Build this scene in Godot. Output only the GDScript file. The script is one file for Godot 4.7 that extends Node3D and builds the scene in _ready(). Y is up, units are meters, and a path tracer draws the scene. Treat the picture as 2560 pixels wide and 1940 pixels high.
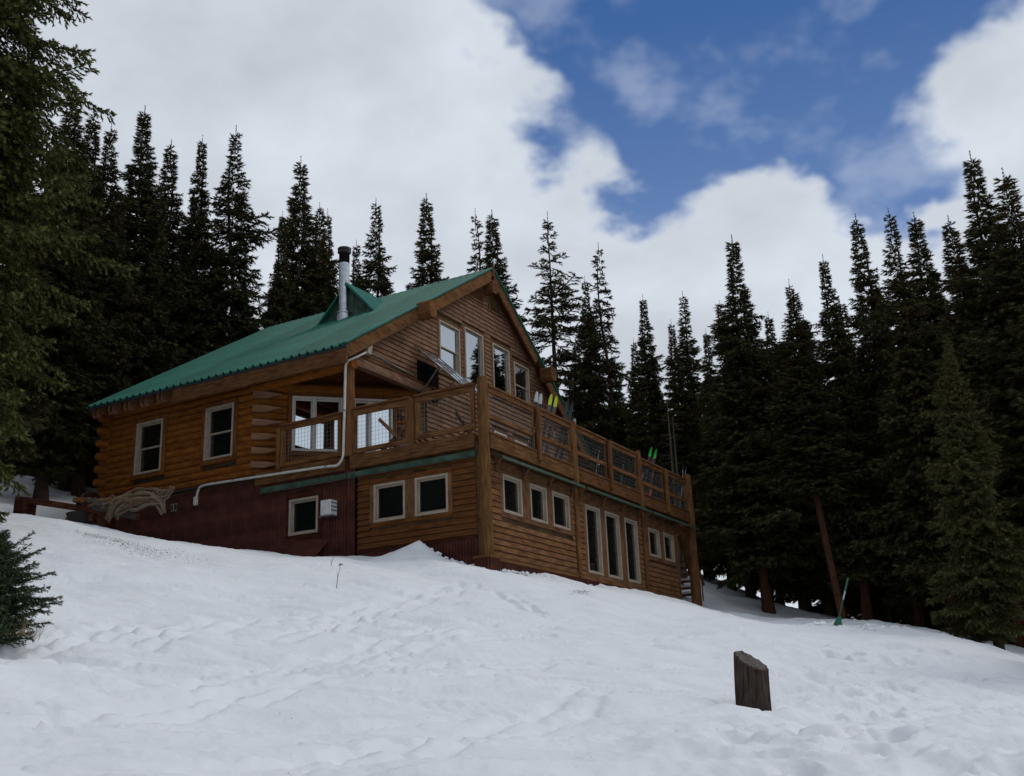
extends Node3D
# A timber cabin with a green metal roof on a snowy slope in a spruce forest, under broken cloud.
# x runs along the front of the cabin, -z along its log side, y is up; the near corner post stands at the origin.

const FOCAL := 2726.34
const EYE := Vector3(-20.035, -3.454, 11.984)
const TURN := [[0.4968375, -0.2392465, -0.8342143], [-0.0368939, 0.9545579, -0.2957332], [0.8670590, 0.1777088, 0.4654334]]
# the lie of the land: centres (x, z) and weights of a smooth surface through the places where the snow meets known things
const RBF := [-20.035,11.984,0.196115, -0.200,-11.950,0.122426, -0.200,-9.000,0.239344, -0.200,-6.500,0.077052, -0.200,-3.600,-0.006826, -0.200,-1.170,-0.018149, 0.200,0.200,-0.143753, 4.300,0.200,0.000283, 8.500,0.200,-0.120902, 12.900,0.200,0.224829, 4.215,6.145,0.221061, 3.625,8.218,-0.257562, 1.859,9.999,-0.055532, 9.473,2.831,0.119783, 12.998,4.353,-0.028349, 12.465,6.681,-0.171105, 8.750,8.705,0.036317, -9.558,8.633,0.042504, -16.370,6.986,-0.084931, -15.383,7.741,0.222986, -14.578,8.846,-0.296693, -14.031,10.100,0.523353, -13.779,11.324,-0.583356, -13.183,2.797,0.035913, -7.043,2.758,0.039204, -2.121,5.776,0.078728, 3.352,-19.326,-0.224746, 3.688,-16.708,0.032243, 15.731,-0.284,-0.057367, 24.914,-3.884,-0.441630, -5.880,-8.120,-0.050226, -1.933,-10.110,0.279642, -26.000,20.000,-0.081094, -10.000,20.000,0.076908, 5.000,18.000,0.097379, 20.000,16.000,0.008029, -35.000,12.000,0.048151, 30.000,0.000,0.379327, 45.000,-15.000,0.038389, -35.000,-25.000,0.007871, 0.000,-50.000,0.060212, 45.000,-50.000,0.027536, -60.000,0.000,-0.095259, -20.000,50.000,0.030761, 50.000,50.000,-0.023994, -70.000,-60.000,0.012092, 90.000,-20.000,-0.041888, -1.600,-13.201,0.067345, -1.600,-9.855,-0.562422]
const RBF_P := [-0.361602, -0.000977, -0.175662]
const TRACKS := [
	[-13.58,3.00, -12.48,2.53, -11.42,2.25, -10.34,2.18, -8.69,1.98, -6.57,1.68, -4.21,1.17, -2.25,0.76],
	[-14.34,4.09, -13.28,4.23, -12.29,4.69, -11.62,5.08, -10.31,5.07, -8.86,5.18, -6.90,5.22],
	[-15.31,5.47, -14.64,5.62, -13.83,5.54, -12.82,5.37, -11.77,5.44, -10.57,5.74, -9.23,5.92],
	[-15.91,6.33, -15.70,6.74, -15.49,7.13, -15.05,7.43, -14.24,7.55, -13.32,7.55, -11.93,7.42, -9.15,6.84],
	[-12.13,2.88, -10.96,2.81, -9.79,2.96, -8.06,2.49, -5.25,1.49, -3.28,1.15],
	[-12.08,4.28, -10.51,4.16, -8.25,3.61, -5.60,3.22, -3.33,3.42],
	[-9.41,-0.65, -8.43,0.22, -7.63,1.48, -7.74,2.58, -6.63,3.17, -4.03,3.78],
	[-14.65,4.54, -13.67,5.15, -10.74,4.35, -6.87,3.98, -3.84,5.07],
	[-2.60,1.76, -3.56,3.01, -3.71,4.19, -2.54,5.24]]
const FEET := [-13.53,10.21, -13.03,10.34, -11.76,10.27, -8.63,9.38, -7.61,8.91, -5.67,8.89, -3.51,8.73, -3.48,8.40, -7.41,9.57, -9.05,10.11, -2.27,9.46, -0.37,9.05, -5.53,10.30, -13.35,10.76, -13.31,11.01, -4.29,7.98, -11.92,9.64, -12.50,9.45, -1.59,7.72, -1.24,8.39, -10.6,10.2, -9.6,9.7, -6.6,9.1, -4.6,8.8, -10.9,9.9]

var lens_basis: Basis
var rng := RandomNumberGenerator.new()
var used := {}
var grain_h: ImageTexture
var grain_v: ImageTexture
var blotch: NoiseTexture2D
var fine_bump: NoiseTexture2D
var M := {}
var cabin: Node3D
var gap_depth := PackedFloat32Array()

class Shape:
	# collects faces; corners are given counter-clockwise as seen from outside
	var v := PackedVector3Array()
	var n := PackedVector3Array()
	var c := PackedColorArray()
	var tint := Color.WHITE
	var tinted := false
	func tri(a: Vector3, b: Vector3, d: Vector3) -> void:
		var m := (b - a).cross(d - a).normalized()
		v.append(a); v.append(d); v.append(b)
		n.append(m); n.append(m); n.append(m)
		if tinted:
			c.append(tint); c.append(tint); c.append(tint)
	func quad(a: Vector3, b: Vector3, d: Vector3, e: Vector3) -> void:
		tri(a, b, d); tri(a, d, e)
	func smooth_quad(p: Array, q: Array) -> void:
		for k in [0, 2, 1, 0, 3, 2]:
			v.append(p[k]); n.append(q[k])
			if tinted: c.append(tint)
	func box(o: Vector3, b: Basis, s: Vector3, ch := 0.0) -> void:
		# o centre, b axes, s full size, ch chamfer
		var h := s * 0.5
		if ch <= 0.0:
			var p := []
			for i in 8:
				p.append(o + b * Vector3(h.x * (1 if i & 1 else -1), h.y * (1 if i & 2 else -1), h.z * (1 if i & 4 else -1)))
			quad(p[4], p[5], p[7], p[6]); quad(p[1], p[0], p[2], p[3])
			quad(p[5], p[1], p[3], p[7]); quad(p[0], p[4], p[6], p[2])
			quad(p[6], p[7], p[3], p[2]); quad(p[0], p[1], p[5], p[4])
			return
		ch = minf(ch, minf(h.x, minf(h.y, h.z)) * 0.9)
		var g := h - Vector3.ONE * ch
		var P := func(sx: float, sy: float, sz: float, ax: int) -> Vector3:
			return o + b * Vector3((h.x if ax == 0 else g.x) * sx, (h.y if ax == 1 else g.y) * sy, (h.z if ax == 2 else g.z) * sz)
		for s1 in [-1.0, 1.0]:
			if s1 > 0:
				quad(P.call(1,-1,1,0), P.call(1,-1,-1,0), P.call(1,1,-1,0), P.call(1,1,1,0))
				quad(P.call(-1,1,1,1), P.call(1,1,1,1), P.call(1,1,-1,1), P.call(-1,1,-1,1))
				quad(P.call(-1,-1,1,2), P.call(1,-1,1,2), P.call(1,1,1,2), P.call(-1,1,1,2))
			else:
				quad(P.call(-1,-1,-1,0), P.call(-1,-1,1,0), P.call(-1,1,1,0), P.call(-1,1,-1,0))
				quad(P.call(-1,-1,-1,1), P.call(1,-1,-1,1), P.call(1,-1,1,1), P.call(-1,-1,1,1))
				quad(P.call(1,-1,-1,2), P.call(-1,-1,-1,2), P.call(-1,1,-1,2), P.call(1,1,-1,2))
			for s2 in [-1.0, 1.0]:
				var q1 := [P.call(s1,s2,-1,0), P.call(s1,s2,1,0), P.call(s1,s2,1,1), P.call(s1,s2,-1,1)]
				var q2 := [P.call(s1,-1,s2,0), P.call(s1,1,s2,0), P.call(s1,1,s2,2), P.call(s1,-1,s2,2)]
				var q3 := [P.call(-1,s1,s2,1), P.call(1,s1,s2,1), P.call(1,s1,s2,2), P.call(-1,s1,s2,2)]
				for q in [q1, q2, q3]:
					out_quad(q, o)
				for s3 in [-1.0, 1.0]:
					out_tri(P.call(s1,s2,s3,0), P.call(s1,s2,s3,1), P.call(s1,s2,s3,2), o)
	func out_quad(q: Array, o: Vector3) -> void:
		if ((q[1] - q[0]).cross(q[2] - q[0])).dot(q[0] + q[2] - 2 * o) >= 0:
			quad(q[0], q[1], q[2], q[3])
		else:
			quad(q[3], q[2], q[1], q[0])
	func out_tri(a: Vector3, b: Vector3, d: Vector3, o: Vector3) -> void:
		if ((b - a).cross(d - a)).dot(a + b + d - 3 * o) >= 0: tri(a, b, d)
		else: tri(b, a, d)
	func tube(pts: Array, rad: Array, sides := 8, caps := true, flat := 0.0) -> void:
		var rings := []
		var nors := []
		var up := Vector3.UP
		var d0: Vector3 = (pts[1] - pts[0]).normalized()
		if absf(d0.dot(up)) > 0.9: up = Vector3.RIGHT
		var x := d0.cross(up).normalized()
		for i in pts.size():
			var d: Vector3 = (pts[mini(i + 1, pts.size() - 1)] - pts[maxi(i - 1, 0)]).normalized()
			x = (x - d * x.dot(d)).normalized()
			var y := d.cross(x)
			var ring := []
			var nr := []
			for k in sides:
				var a := TAU * k / sides
				var o := x * cos(a) + y * sin(a)
				ring.append(pts[i] + o * rad[i]); nr.append(o)
			rings.append(ring); nors.append(nr)
		for i in pts.size() - 1:
			for k in sides:
				var l := (k + 1) % sides
				smooth_quad([rings[i][k], rings[i][l], rings[i + 1][l], rings[i + 1][k]], [nors[i][k], nors[i][l], nors[i + 1][l], nors[i + 1][k]])
		if caps:
			for k in sides:
				var l := (k + 1) % sides
				if rad[0] > 0.0: tri(pts[0], rings[0][l], rings[0][k])
				var e: int = pts.size() - 1
				if rad[e] > 0.0: tri(pts[e], rings[e][k], rings[e][l])
	func prism(poly: Array, o: Vector3, bx: Vector3, by: Vector3, along: Vector3) -> void:
		# poly: Vector2 outline counter-clockwise in (bx, by), pushed along; bx cross by points against along
		var m := poly.size()
		var c0 := Vector2.ZERO
		for p in poly: c0 += p / m
		var mid := o + bx * c0.x + by * c0.y + along * 0.5
		for i in m:
			var p: Vector2 = poly[i]
			var q: Vector2 = poly[(i + 1) % m]
			var a := o + bx * p.x + by * p.y
			var b := o + bx * q.x + by * q.y
			var nn := (b - a).cross(along)
			var outward := by * (p.x - q.x) + bx * (q.y - p.y)
			if nn.dot(outward) >= 0: quad(a, b, b + along, a + along)
			else: quad(b, a, a + along, b + along)
		var ids := Geometry2D.triangulate_polygon(PackedVector2Array(poly))
		for i in range(0, ids.size(), 3):
			var t := []
			for k in 3: t.append(o + bx * poly[ids[i + k]].x + by * poly[ids[i + k]].y)
			out_tri(t[0], t[1], t[2], mid)
			out_tri(t[0] + along, t[1] + along, t[2] + along, mid)
	func mesh() -> ArrayMesh:
		var a := []
		a.resize(Mesh.ARRAY_MAX)
		a[Mesh.ARRAY_VERTEX] = v
		if n.size() == v.size(): a[Mesh.ARRAY_NORMAL] = n
		if c.size() == v.size(): a[Mesh.ARRAY_COLOR] = c
		var m := ArrayMesh.new()
		m.add_surface_from_arrays(Mesh.PRIMITIVE_TRIANGLES, a)
		return m

class Frame:
	# a wall's own axes: u along it, v up, n out of it
	var o: Vector3
	var u: Vector3
	var n: Vector3
	func _init(a: Vector3, b: Vector3, d: Vector3) -> void:
		o = a; u = b; n = d
	func p(x: float, y: float, z: float) -> Vector3:
		return o + u * x + Vector3.UP * y + n * z
	func basis() -> Basis:
		return Basis(u, Vector3.UP, n)

# ---------------------------------------------------------------- helpers
func numbered(called: String) -> String:
	used[called] = used.get(called, -1) + 1
	return called if used[called] == 0 else "%s_%03d" % [called, used[called]]

func tag(o: Node, label: String, category: String, group := "", kind := "") -> void:
	if label: o.set_meta("label", label)
	if category: o.set_meta("category", category)
	if group: o.set_meta("group", group)
	if kind: o.set_meta("kind", kind)

func thing(called: String, label: String, category: String, at := Vector3.ZERO, turn := 0.0, group := "") -> Node3D:
	var o := Node3D.new()
	o.name = numbered(called)
	add_child(o)
	o.position = at
	o.rotation.y = turn
	tag(o, label, category, group)
	return o

func put(called: String, m: Mesh, mat: Material, parent: Node) -> MeshInstance3D:
	var o := MeshInstance3D.new()
	o.name = called if parent != self else numbered(called)
	o.mesh = m
	o.material_override = mat
	parent.add_child(o, true)
	return o

func part(called: String, s: Shape, mat: Material, parent: Node) -> MeshInstance3D:
	return put(called, s.mesh(), mat, parent)

func block(called: String, o: Vector3, b: Basis, size: Vector3, mat: Material, parent: Node, ch := 0.006) -> MeshInstance3D:
	var s := Shape.new()
	s.box(o, b, size, ch)
	return part(called, s, mat, parent)

func bar(called: String, a: Vector3, b: Vector3, w: float, h: float, mat: Material, parent: Node, ch := 0.005, up := Vector3.UP) -> MeshInstance3D:
	# a squared bar from a to b, w across, h along 'up'
	var d := (b - a).normalized()
	var x := up.cross(d).normalized()
	return block(called, (a + b) * 0.5, Basis(x, d.cross(x), d), Vector3(w, h, a.distance_to(b)), mat, parent, ch)

func ray(px: float, py: float) -> Vector3:
	return (lens_basis * Vector3((px - 1280.0) / FOCAL, (970.0 - py) / FOCAL, -1.0)).normalized()

func pick(a: Array):
	return a[rng.randi() % a.size()]

func land(x: float, z: float) -> float:
	var y: float = RBF_P[0] + RBF_P[1] * x + RBF_P[2] * z
	for i in range(0, RBF.size(), 3):
		var dx: float = RBF[i] - x
		var dz: float = RBF[i + 1] - z
		y += RBF[i + 2] * sqrt(dx * dx + dz * dz + 4.0)
	return y + heap(x, z)

func heap(x: float, z: float) -> float:
	# shovelled heap against the siding
	var r := sqrt(pow((x + 0.42) / 0.5, 2) + pow((z + 1.42) / 0.6, 2))
	var y := 0.46 * exp(-pow(r * 1.15, 1.25)) if r < 3.5 else 0.0
	# the hollow that melts round the stump
	var d := Vector2(x + 9.56, z - 8.63).length()
	if d < 0.8: y += 0.05 * exp(-pow((d - 0.42) / 0.14, 2.0)) - 0.07 * exp(-pow(d / 0.27, 4.0))
	return y

# ---------------------------------------------------------------- materials
func lin(r: float, g: float, b: float) -> Color:
	return Color(r, g, b).linear_to_srgb()

func paint(color: Color, rough := 0.7, metal := 0.0, spec := 0.5) -> StandardMaterial3D:
	var m := StandardMaterial3D.new()
	m.albedo_color = color
	m.roughness = rough
	m.metallic = metal
	m.metallic_specular = spec
	return m

func wood(r: float, g: float, b: float, upright := false, rough := 0.72, scale := 0.55) -> StandardMaterial3D:
	var m := paint(lin(r, g, b), rough, 0.0, 0.14)
	m.albedo_texture = grain_v if upright else grain_h
	m.uv1_triplanar = true
	m.uv1_world_triplanar = true
	m.uv1_scale = Vector3(scale, scale, scale)
	m.uv1_offset = Vector3(rng.randf(), rng.randf(), rng.randf())
	m.heightmap_enabled = true
	m.heightmap_texture = m.albedo_texture
	m.heightmap_scale = 0.35
	return m

func woods(r: float, g: float, b: float, spread := 0.16, upright := false, rough := 0.72) -> Array:
	var out := []
	for k in 6:
		var f := 1.0 + rng.randf_range(-spread, spread)
		out.append(wood(r * f * rng.randf_range(0.96, 1.05), g * f, b * f * rng.randf_range(0.9, 1.1), upright, rough))
	return out

func grain_image(upright: bool) -> ImageTexture:
	var n1 := FastNoiseLite.new(); n1.seed = 11; n1.frequency = 0.07; n1.fractal_octaves = 4
	var n2 := FastNoiseLite.new(); n2.seed = 12; n2.frequency = 0.012; n2.fractal_octaves = 3
	var n3 := FastNoiseLite.new(); n3.seed = 15; n3.frequency = 0.05; n3.noise_type = FastNoiseLite.TYPE_CELLULAR; n3.cellular_return_type = FastNoiseLite.RETURN_DISTANCE
	var a := n1.get_seamless_image(48, 512); a.resize(512, 512, Image.INTERPOLATE_CUBIC)
	var b := n2.get_seamless_image(256, 512); b.resize(512, 512, Image.INTERPOLATE_CUBIC)
	var kn := n3.get_seamless_image(256, 512); kn.resize(512, 512, Image.INTERPOLATE_CUBIC)
	var im := Image.create(512, 512, false, Image.FORMAT_RGB8)
	for y in 512:
		for x in 512:
			var s := a.get_pixel(x, y).r
			var t := b.get_pixel(x, y).r
			var f := 0.70 + 0.34 * (s - 0.5) + 0.16 * (t - 0.5)
			var k := kn.get_pixel(x, y).r
			if k < 0.06: f *= 0.6 + 6.6 * k
			f = clampf(f, 0.18, 1.0)
			if upright: im.set_pixel(y, x, Color(f, f * (0.97 + 0.06 * (t - 0.5)), f * 0.96))
			else: im.set_pixel(x, y, Color(f, f * (0.97 + 0.06 * (t - 0.5)), f * 0.96))
	return ImageTexture.create_from_image(im)

func noise_tex(freq: float, oct: int, lo: Color, hi: Color, sd := 3, size := 512) -> NoiseTexture2D:
	var n := FastNoiseLite.new()
	n.seed = sd; n.frequency = freq; n.fractal_octaves = oct
	var t := NoiseTexture2D.new()
	t.width = size; t.height = size; t.seamless = true; t.noise = n
	var g := Gradient.new()
	g.set_color(0, lo); g.set_color(1, hi)
	t.color_ramp = g
	return t

func worn(m: StandardMaterial3D, tex: Texture2D, scale := 0.6, bump := 0.0) -> StandardMaterial3D:
	m.albedo_texture = tex
	m.uv1_triplanar = true
	m.uv1_world_triplanar = true
	m.uv1_scale = Vector3.ONE * scale
	if bump > 0:
		m.heightmap_enabled = true
		m.heightmap_texture = fine_bump
		m.heightmap_scale = bump
	return m

func make_materials() -> void:
	grain_h = grain_image(false)
	grain_v = grain_image(true)
	blotch = noise_tex(0.012, 5, Color(0.55, 0.55, 0.55), Color(1, 1, 1), 5)
	var grime := noise_tex(0.02, 4, Color(0.82, 0.81, 0.79), Color(1, 1, 1), 6)
	fine_bump = noise_tex(0.03, 5, Color(0, 0, 0), Color(1, 1, 1), 8)
	M.log = woods(0.43, 0.155, 0.032, 0.16)
	M.log_end = woods(0.45, 0.25, 0.15, 0.15)
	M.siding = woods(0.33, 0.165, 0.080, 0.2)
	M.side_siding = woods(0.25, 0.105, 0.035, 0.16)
	M.gable = woods(0.40, 0.235, 0.145, 0.18)
	M.timber = woods(0.28, 0.135, 0.058, 0.15)
	M.rail = woods(0.31, 0.15, 0.062, 0.18)
	M.post = woods(0.29, 0.145, 0.062, 0.15, true)
	M.casing = woods(0.29, 0.152, 0.076, 0.14)
	M.casing_v = woods(0.29, 0.152, 0.076, 0.14, true)
	M.log_casing = woods(0.31, 0.125, 0.038, 0.1, true)
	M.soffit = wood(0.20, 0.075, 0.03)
	M.inside = wood(0.20, 0.13, 0.07)
	M.frame = worn(paint(lin(0.40, 0.33, 0.25), 0.55), grime, 0.5)
	M.white_frame = paint(lin(0.62, 0.58, 0.52), 0.45)
	M.roof = worn(paint(lin(0.03, 0.165, 0.118), 0.42, 0.0, 0.14), noise_tex(0.01, 5, Color(0.78, 0.78, 0.78), Color(1, 1, 1), 31), 0.35)
	M.roofs = []
	for k in 4:
		var rm: StandardMaterial3D = M.roof.duplicate()
		var f := 0.88 + 0.08 * k
		rm.albedo_color = lin(0.03 * f, 0.165 * f, 0.118 * f * (1.0 + 0.03 * (k % 2)))
		M.roofs.append(rm)
	M.green = worn(paint(lin(0.07, 0.125, 0.085), 0.45, 0.0, 0.3), noise_tex(0.014, 5, Color(0.6, 0.6, 0.6), Color(1, 1, 1), 32), 0.4)
	M.rust = worn(paint(lin(0.155, 0.048, 0.032), 0.55, 0.0, 0.25), noise_tex(0.011, 5, Color(0.5, 0.5, 0.5), Color(1, 1, 1), 33), 0.5)
	M.steel = worn(paint(lin(0.62, 0.64, 0.66), 0.32, 1.0), noise_tex(0.012, 4, Color(0.75, 0.75, 0.75), Color(1, 1, 1), 34), 0.8)
	M.matt_black = paint(lin(0.010, 0.009, 0.009), 0.9, 0.0, 0.08)  # matt black for the sooted pipe length and the added black board
	M.pvc = worn(paint(lin(0.66, 0.63, 0.58), 0.4), grime, 0.5)
	M.wire = paint(lin(0.20, 0.19, 0.18), 0.5, 0.4)
	M.dark = paint(lin(0.02, 0.02, 0.022), 0.7)
	M.white = worn(paint(lin(0.68, 0.69, 0.70), 0.5), grime, 0.6)
	var g := paint(lin(0.02, 0.024, 0.024), 0.01, 0.0, 0.5)
	g.transparency = BaseMaterial3D.TRANSPARENCY_ALPHA
	g.albedo_color.a = 0.22
	M.glass = g
	var cg := paint(lin(0.60, 0.66, 0.70), 0.015, 1.0)
	cg.transparency = BaseMaterial3D.TRANSPARENCY_ALPHA
	cg.albedo_color.a = 0.82
	M.coated = cg
	var gg := paint(lin(0.42, 0.45, 0.48), 0.015, 1.0)
	gg.transparency = BaseMaterial3D.TRANSPARENCY_ALPHA
	gg.albedo_color.a = 0.6
	M.gable_glass = gg
	var sn := worn(paint(lin(0.775, 0.79, 0.805), 0.65, 0.0, 0.2), noise_tex(0.006, 5, Color(0.955, 0.955, 0.96), Color(1, 1, 1), 41), 0.45, 1.1)
	M.snow = sn
	var needles := StandardMaterial3D.new()
	needles.albedo_color = Color.WHITE
	needles.vertex_color_use_as_albedo = true
	needles.roughness = 0.75
	needles.metallic_specular = 0.12
	needles.backlight_enabled = true
	needles.backlight = Color(0.12, 0.12, 0.08)
	needles.cull_mode = BaseMaterial3D.CULL_DISABLED
	M.needles = needles
	needles.albedo_color = lin(0.9, 0.9, 0.9)
	M.olive_needles = needles.duplicate()
	M.olive_needles.albedo_color = Color.WHITE
	M.bark = wood(0.13, 0.095, 0.075, true, 0.9, 0.9)
	M.red_bark = wood(0.15, 0.072, 0.045, true, 0.9, 0.9)
	M.dead = wood(0.22, 0.19, 0.16, true, 0.9, 1.2)
	M.tint = StandardMaterial3D.new()
	M.tint.vertex_color_use_as_albedo = true
	M.tint.roughness = 0.85
	M.tint.cull_mode = BaseMaterial3D.CULL_DISABLED

# ---------------------------------------------------------------- sky
func sky_image() -> Image:
	var f1 := FastNoiseLite.new(); f1.seed = 21; f1.frequency = 2.6; f1.fractal_octaves = 6; f1.fractal_gain = 0.55
	var f2 := FastNoiseLite.new(); f2.seed = 22; f2.frequency = 1.5; f2.fractal_octaves = 5
	var f3 := FastNoiseLite.new(); f3.seed = 23; f3.frequency = 6.5; f3.fractal_octaves = 5; f3.fractal_gain = 0.55
	# the outline of the blue gap, as directions (degrees round from -z, degrees up)
	var gap := []
	for p in [[1290, -700], [1296, -30], [1330, 70], [1345, 150], [1372, 235], [1352, 310], [1385, 385], [1450, 405], [1530, 490], [1615, 560], [1660, 545], [1720, 490], [1800, 440], [1890, 462], [1965, 428], [2070, 470], [2140, 485], [2230, 510], [2340, 500], [2270, 430], [2240, 350], [2280, 255], [2360, 170], [2450, 90], [2530, 10], [2580, -120], [2620, -700]]:
		var d := ray(p[0], p[1])
		gap.append(Vector2(rad_to_deg(atan2(d.x, -d.z)), rad_to_deg(asin(d.y))))
	gap_table(gap)
	var faint := []
	for p in [[250, 175, 4.0, 0.5], [1330, 690, 3.0, 0.32], [1650, 980, 3.0, 0.2], [2380, 480, 3.5, 0.3], [1480, 320, 2.5, -0.55]]:
		var d := ray(p[0], p[1])
		faint.append([Vector2(rad_to_deg(atan2(d.x, -d.z)), rad_to_deg(asin(d.y))), p[2], p[3]])
	var im := Image.create(512, 256, false, Image.FORMAT_RGB8)
	var low := sky_color(Vector3(0, 0.02, 1), f1, f2, f3, gap, faint)
	im.fill(low)
	for y in 135:
		for x in 512:
			im.set_pixel(x, y, sky_at((x + 0.5) / 512.0, (y + 0.5) / 256.0, f1, f2, f3, gap, faint))
	im.resize(4096, 2048, Image.INTERPOLATE_CUBIC)
	for y in range(420, 1060):
		for x in range(250, 1130):
			im.set_pixel(x, y, sky_at((x + 0.5) / 4096.0, (y + 0.5) / 2048.0, f1, f2, f3, gap, faint))
	return im

func gap_table(gap: Array) -> void:
	gap_depth.resize(281 * 281)
	for y in 281:
		for x in 281:
			var w := Vector2(x * 0.5 - 10.0, y * 0.5 - 30.0)
			var k := cos(deg_to_rad(clampf(w.y, -60.0, 60.0)))
			var near := 1e9
			var inside := false
			var j := gap.size() - 1
			for i in gap.size():
				var p: Vector2 = gap[i]
				var r: Vector2 = gap[j]
				if (p.y > w.y) != (r.y > w.y) and w.x < (r.x - p.x) * (w.y - p.y) / (r.y - p.y) + p.x:
					inside = not inside
				var pr := r - p
				var pw := w - p
				var off := pw - pr * clampf(pw.dot(pr) / pr.length_squared(), 0.0, 1.0)
				off.x *= k
				near = minf(near, off.length_squared())
				j = i
			gap_depth[y * 281 + x] = sqrt(near) * (1.0 if inside else -1.0)

func sky_at(u: float, v: float, f1, f2, f3, gap, faint) -> Color:
	var a := u * TAU
	var t := v * PI
	return sky_color(Vector3(sin(a) * sin(t), cos(t), -cos(a) * sin(t)), f1, f2, f3, gap, faint)

func sky_color(d: Vector3, f1: FastNoiseLite, f2: FastNoiseLite, f3: FastNoiseLite, gap: Array, faint: Array) -> Color:
	var q := Vector3(d.x, d.y * 1.7, d.z) / (0.55 + maxf(d.y, 0.0))
	var a := f1.get_noise_3dv(q)
	var b := f2.get_noise_3dv(q + Vector3(5, 1, 2))
	var e := f3.get_noise_3dv(q)
	var g := Vector2(rad_to_deg(atan2(d.x, -d.z)), rad_to_deg(asin(clampf(d.y, -1, 1))))
	var open := clampf(b * 1.9 - 0.12 + a * 0.6, -1.0, 1.0)      # > 0: blue shows
	if g.x > 15 and g.x < 110:
		var w := Vector2(g.x + a * 2.0 + e * 2.2, g.y + b * 1.5 + e * 2.2)
		# how far inside the gap, read off a half-degree table
		var fx := clampf((w.x + 10.0) * 2.0, 0.0, 279.0)
		var fy := clampf((w.y + 30.0) * 2.0, 0.0, 279.0)
		var ix := int(fx)
		var iy := int(fy)
		var at := iy * 281 + ix
		var sd := lerpf(lerpf(gap_depth[at], gap_depth[at + 1], fx - ix), lerpf(gap_depth[at + 281], gap_depth[at + 282], fx - ix), fy - iy)
		var here := sd * 0.34 + 0.68 + (a * 0.22 + e * 0.6 + f1.get_noise_3dv(q * 5.0) * 0.45) * exp(-maxf(sd, 0.0) / 2.6)
		for s in faint:
			var dd: Vector2 = (g - s[0]) / s[1]
			here += s[2] * exp(-dd.length_squared()) * (1.2 + 2.0 * e)
		var edge := clampf(minf(g.x - 15.0, 110.0 - g.x) / 12.0, 0, 1)
		open = lerpf(open, here, edge)
	var blue := smoothstep(0.08, 0.85, open)
	# thin streaks drawn across the gap
	var thin := smoothstep(0.05, 0.75, e * 1.2 + a * 0.3) * 0.42
	blue *= 1.0 - thin * (1.0 - 0.4 * blue)
	var up := clampf(d.y, 0, 1)
	var sky := Color(0.17, 0.285, 0.56).lerp(Color(0.052, 0.140, 0.375), smoothstep(0.33, 0.62, up))
	var light := 0.79 + 0.13 * a + 0.12 * e + 0.05 * b
	light = clampf(light * (0.98 + 0.14 * blue), 0.45, 0.97)
	var cloud := Color(light * 0.915, light * 0.99, light * 1.09)
	var out := cloud.lerp(sky, blue)
	return Color(out.r, out.g, out.b).linear_to_srgb()

# ---------------------------------------------------------------- snow
func lines(stops: Array) -> PackedFloat32Array:
	# stops: [from, to, step] runs
	var out := PackedFloat32Array()
	for s in stops:
		var n := int(round((s[1] - s[0]) / s[2]))
		for i in n: out.append(lerpf(s[0], s[1], float(i) / n))
	out.append(stops[-1][1])
	return out

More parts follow.
